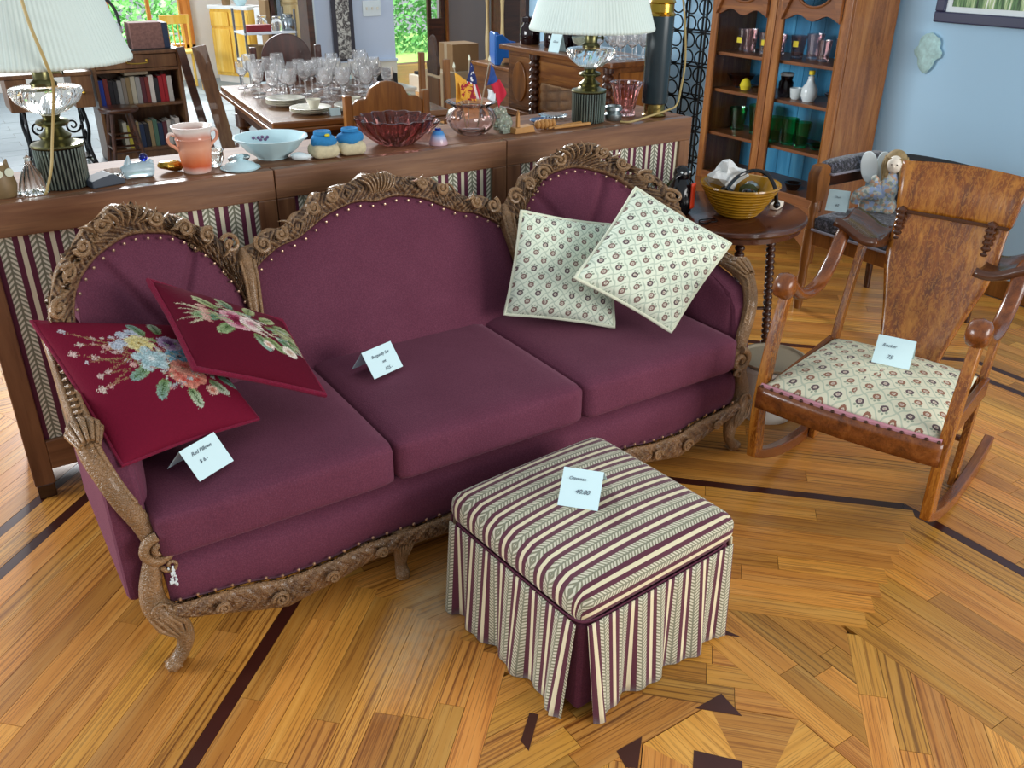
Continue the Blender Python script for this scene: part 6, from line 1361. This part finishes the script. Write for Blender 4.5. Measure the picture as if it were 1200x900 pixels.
# ================================================================== kitchen
ang = math.atan2(-.86, .5)
kc = thing('kitchen_cabinet', 'yellow pine kitchen base cabinet with vertical board doors', 'cabinet', (3.42, 11.34, 0), ang)
g = G(); g.box(-.30, .30, .0, .3, .08, .84); g.obj('carcass', 'yellowcab', kc, False, bevel=.004)
for s in (-1, 1):
    g = G(); g.box(s*.15-.14, s*.15+.14, -.02, 0, .12, .62); g.obj('door', 'yellowcab', kc, False, bevel=.006); g = G(); g.box(s*.15-.14, s*.15+.14, -.02, 0, .65, .81); g.obj('drawer', 'yellowcab', kc, False, bevel=.006)
g = G(); g.box(-.30, .30, .03, .3, 0, .08); g.obj('plinth', 'wallwhite', kc, False)
g = G(); g.box(-.31, .31, -.03, .3, .84, .88); g.obj('worktop', 'appliance', kc, False, bevel=.005)
sv = thing('stove', 'white enamel stove with black knobs beside the pine cabinet', 'stove', (3.73, 10.66, 0), ang); g = G(); g.box(-.29, .29, 0, .3, .05, .88); g.obj('body', 'appliance', sv, False, bevel=.01)
g = G(); g.box(-.26, .26, -.02, 0, .2, .62); g.obj('oven_door', 'appliance', sv, False, bevel=.01); g = G(); g.tube([(-.22, -.045, .60), (.22, -.045, .60)], .012, 8); g.obj('oven_handle', 'matteblack', sv)
for k in range(5): g = G(); g.lathe([(0, 0), (.02, 0), (.018, .02), (0, .022)], 12, M=Matrix.Translation((-.2+.1*k, 0, .78)) @ Matrix.Rotation(PI/2, 4, 'X')); g.obj('knob', 'black', sv)
for s in (-1, 1): g = G(); g.box(s*.22-.03, s*.22+.03, .03, .27, 0, .05); g.obj('foot', 'matteblack', sv, False)
lobj('cooking_pot', [(0, 0), (.09, 0), (.1, .01), (.1, .12), (.105, .125), (.09, .14), (.02, .15), (.02, .17), (0, .17)], 'steel', (3.85, 10.73, .8805), 'steel lidded cooking pot on the white stove', 'pot')
lobj('teal_bowl', [(0, 0), (.05, 0), (.1, .09), (.095, .09), (.04, .01), (0, .01)], 'celadon', (3.56, 11.3, .8805), 'teal bowl on the pine kitchen worktop', 'bowl')
lobj('utensil_jar', [(0, 0), (.05, 0), (.05, .14), (.045, .14), (.045, .01), (0, .01)], 'cardboard', (3.44, 11.46, .8805), 'brown utensil jar on the pine kitchen worktop', 'jar')
# serving rack with pots and boxes
rk2 = thing('serving_rack', 'white wire serving rack crowded with jars behind the far dining chair', 'rack', (3.05, 9.0, 0)); 
for z in (.25, .55, .80): g = G(); g.box(-.26, .26, -.17, .17, z-.02, z); g.obj('rack_shelf', 'appliance', rk2, False, bevel=.003)
for sx in (-1, 1):
    for sy in (-1, 1): g = G(); g.tube([(sx*.25, sy*.16, 0), (sx*.25, sy*.16, 1.0)], .012, 8); g.obj('rack_post', 'steel', rk2)
MT['redbox'] = plain('red_carton', '#8a1f26', .5, var=.3, scale=40)
g = G(); g.box(-.12, .12, -.05, .05, 0, .06); tag(g.obj('red_carton', 'redbox', None, False, (2.96, 8.95, .8005), bevel=.003), 'red carton on top of the serving rack', 'carton')
for i, (x, y, sc, m, lab) in enumerate(((3.155, 8.95, .8, 'glass', 'clear jar on top of the serving rack'), (3.27, 8.95, .9, 'steel', 'steel canister on top of the serving rack'), (3.06, 9.1, .8, 'glass', 'tall clear jar at the back of the serving rack'))): lobj('jar', [(r*sc, z*sc) for r, z in jarp], m, (x, y, .8005), lab, 'jar')
for i, (x, z, m, lab) in enumerate(((2.93, .5505, 'cardboard', 'brown basket on the middle serving rack shelf'), (3.16, .5505, 'matteblack', 'black pan on the middle serving rack shelf'), (3.0, .2505, 'white', 'white tub on the lowest serving rack shelf'), (3.2, .2505, 'redbox', 'dark red tin on the lowest serving rack shelf'))): lobj('tub', [(0, 0), (.07, 0), (.09, .12), (.086, .12), (.06, .01), (0, .01)], m, (x, 9.0, z), lab, 'tub')
# pantry cupboard
pc_ = thing('pantry_cupboard', 'tall pale yellow pantry cupboard with tools hanging beside it', 'cupboard', (3.50, 9.35, 0)); MT['palepine'] = wood('pale_pine', '#b9955a', '#d2bb86', '#e3d6ae', .5, 2, .6, .15)
g = G(); g.box(-.14, .20, 0, .4, .06, 2.1); g.obj('carcass', 'palepine', pc_, False, bevel=.005); g = G(); g.box(-.13, .19, -.02, 0, .1, 1.0); g.obj('lower_door', 'palepine', pc_, False, bevel=.006); g = G(); g.box(-.13, .19, -.02, 0, 1.02, 2.05); g.obj('upper_door', 'palepine', pc_, False, bevel=.006)
g = G(); g.lathe([(0, 0), (.012, 0), (.016, .02), (0, .024)], 10, M=Matrix.Translation((-.10, -.02, .9)) @ Matrix.Rotation(PI/2, 4, 'X')); g.obj('knob', 'gold', pc_)
g = G(); g.box(-.12, .18, .03, .38, 0, .06); g.obj('plinth', 'darkwood', pc_, False)
for i, (x, m, lab) in enumerate(((3.32, 'steel', 'grey folded ironing board standing beside the pantry cupboard'), (3.255, 'darkwood', 'dark wooden broom board standing beside the pantry cupboard'), (3.20, 'cardboard', 'pale cardboard sheet standing beside the pantry cupboard'))):
    g = G(); g.box(-.022, .022, -.12, .12, 0, 1.25-.1*i); g.v = [(p[0], p[1]*(1-.3*p[2]/1.3), p[2]) for p in g.v]; tag(g.obj('standing_board', m, None, False, (x, 9.40, 0), bevel=.004), lab, 'board')
# small pine chair by the window
t = thing('pine_chair', 'small yellow pine spindle chair by the garden window', 'chair', (2.78, 11.2, 0))
g = G(); g.box(-.17, .17, -.17, .17, .40, .43); g.obj('seat', 'yellowcab', t, False, bevel=.01)
for sx in (-1, 1):
    g = G(); g.tube([(sx*.15, -.15, 0), (sx*.13, -.13, .40)], .016, 8); g.obj('leg', 'yellowcab', t); g = G(); g.tube([(sx*.15, .15, 0), (sx*.15, .16, .80)], .016, 8); g.obj('back_post', 'yellowcab', t)
g = G(); g.box(-.17, .17, .145, .17, .70, .80); g.obj('crest', 'yellowcab', t, False, bevel=.006)
for k in range(4): g = G(); g.tube([(-.09+.06*k, .15, .43), (-.09+.06*k, .157, .70)], .008, 6); g.obj('spindle', 'yellowcab', t)

# ================================================================== hall beyond the sideboard
t = thing('plastic_chair', 'blue moulded plastic child chair standing on a wooden chest', 'chair', (4.63, 7.12, .60), 1.2)
g = G(); g.prism([(-.13, 0), (.13, 0), (.13, .25), (.10, .27), (-.10, .27), (-.13, .25)], .10, .13, 'xz'); g.obj('backrest', 'blueplastic', t, bevel=.01)
for s in (-1, 1): g = G(); g.prism([(-.12, 0), (-.08, 0), (-.05, .06), (.05, .06), (.08, 0), (.12, 0), (.12, .25), (.06, .26), (-.02, .19), (-.12, .17)], s*.13-.012, s*.13+.012, 'yz'); g.obj('side', 'blueplastic', t, False, bevel=.008)
g = G(); g.box(-.12, .12, -.10, .11, .09, .115); g.obj('seat', 'blueplastic', t, False, bevel=.008)
t = thing('wooden_chest', 'plain wooden chest carrying the blue plastic chair', 'chest', (4.72, 7.12, 0)); g = G(); g.box(-.24, .24, -.32, .32, .03, .57); g.obj('body', 'sidewood', t, False, bevel=.006); g = G(); g.box(-.26, .26, -.34, .34, .57, .5995); g.obj('lid', 'chairwood', t, False, bevel=.006); g = G(); g.box(-.22, .22, -.30, .30, 0, .03); g.obj('plinth', 'darkwood', t, False)
t = thing('cardboard_box', 'brown patterned carton standing on a pale carton in the hall', 'box', (5.05, 8.7, .3505)); g = G(); g.box(-.16, .16, -.15, .15, 0, .27); g.obj('carton', 'cardboard', t, False, bevel=.004); g = G(); g.box(-.161, -.16, -.03, .03, 0, .27); g.obj('tape', 'tan', t, False)
t = thing('cardboard_box', 'pale grey carton with a handle hole on the hall floor', 'box', (5.0, 8.7, 0)); g = G(); g.box(-.26, .22, -.2, .2, 0, .35); g.obj('carton', 'tan', t, False, bevel=.004); g = G(); g.box(-.262, -.26, -.05, .05, .22, .26); g.obj('hand_hole', 'matteblack', t, False); g = G(); g.box(-.05, .05, -.202, -.2, .22, .26); g.obj('hand_hole', 'matteblack', t, False)
t = thing('flat_box', 'low white and black flat box on the hall floor by the grey wall', 'box', (5.3, 9.6, 0)); g = G(); g.box(-.3, .25, -.2, .2, 0, .18); g.obj('carton', 'cream', t, False, bevel=.004); g = G(); g.box(-.25, .1, -.16, .16, .18, .215); g.obj('black_lid', 'matteblack', t, False, bevel=.004)
t = thing('tall_clock', 'tall dark clock case with pale turned columns in the hall', 'clock', (5.30, 8.05, 0)); g = G(); g.box(-.22, .22, -.17, .17, 0, .45); g.box(-.17, .17, -.13, .13, .45, 1.5); g.box(-.22, .22, -.17, .17, 1.5, 2.1); g.obj('case', 'darkwood', t, False, bevel=.008)
for s in (-1, 1):
    g = G(); pr = [(0, .45), (.03, .45), (.03, .5)]+[(.02+.005*math.sin(k), .5+.09*k) for k in range(11)]+[(.03, 1.45), (.03, 1.5), (0, 1.5)]; g.lathe(pr, 14, (-.2, s*.14, 0)); g.obj('turned_column', 'palepine', t)
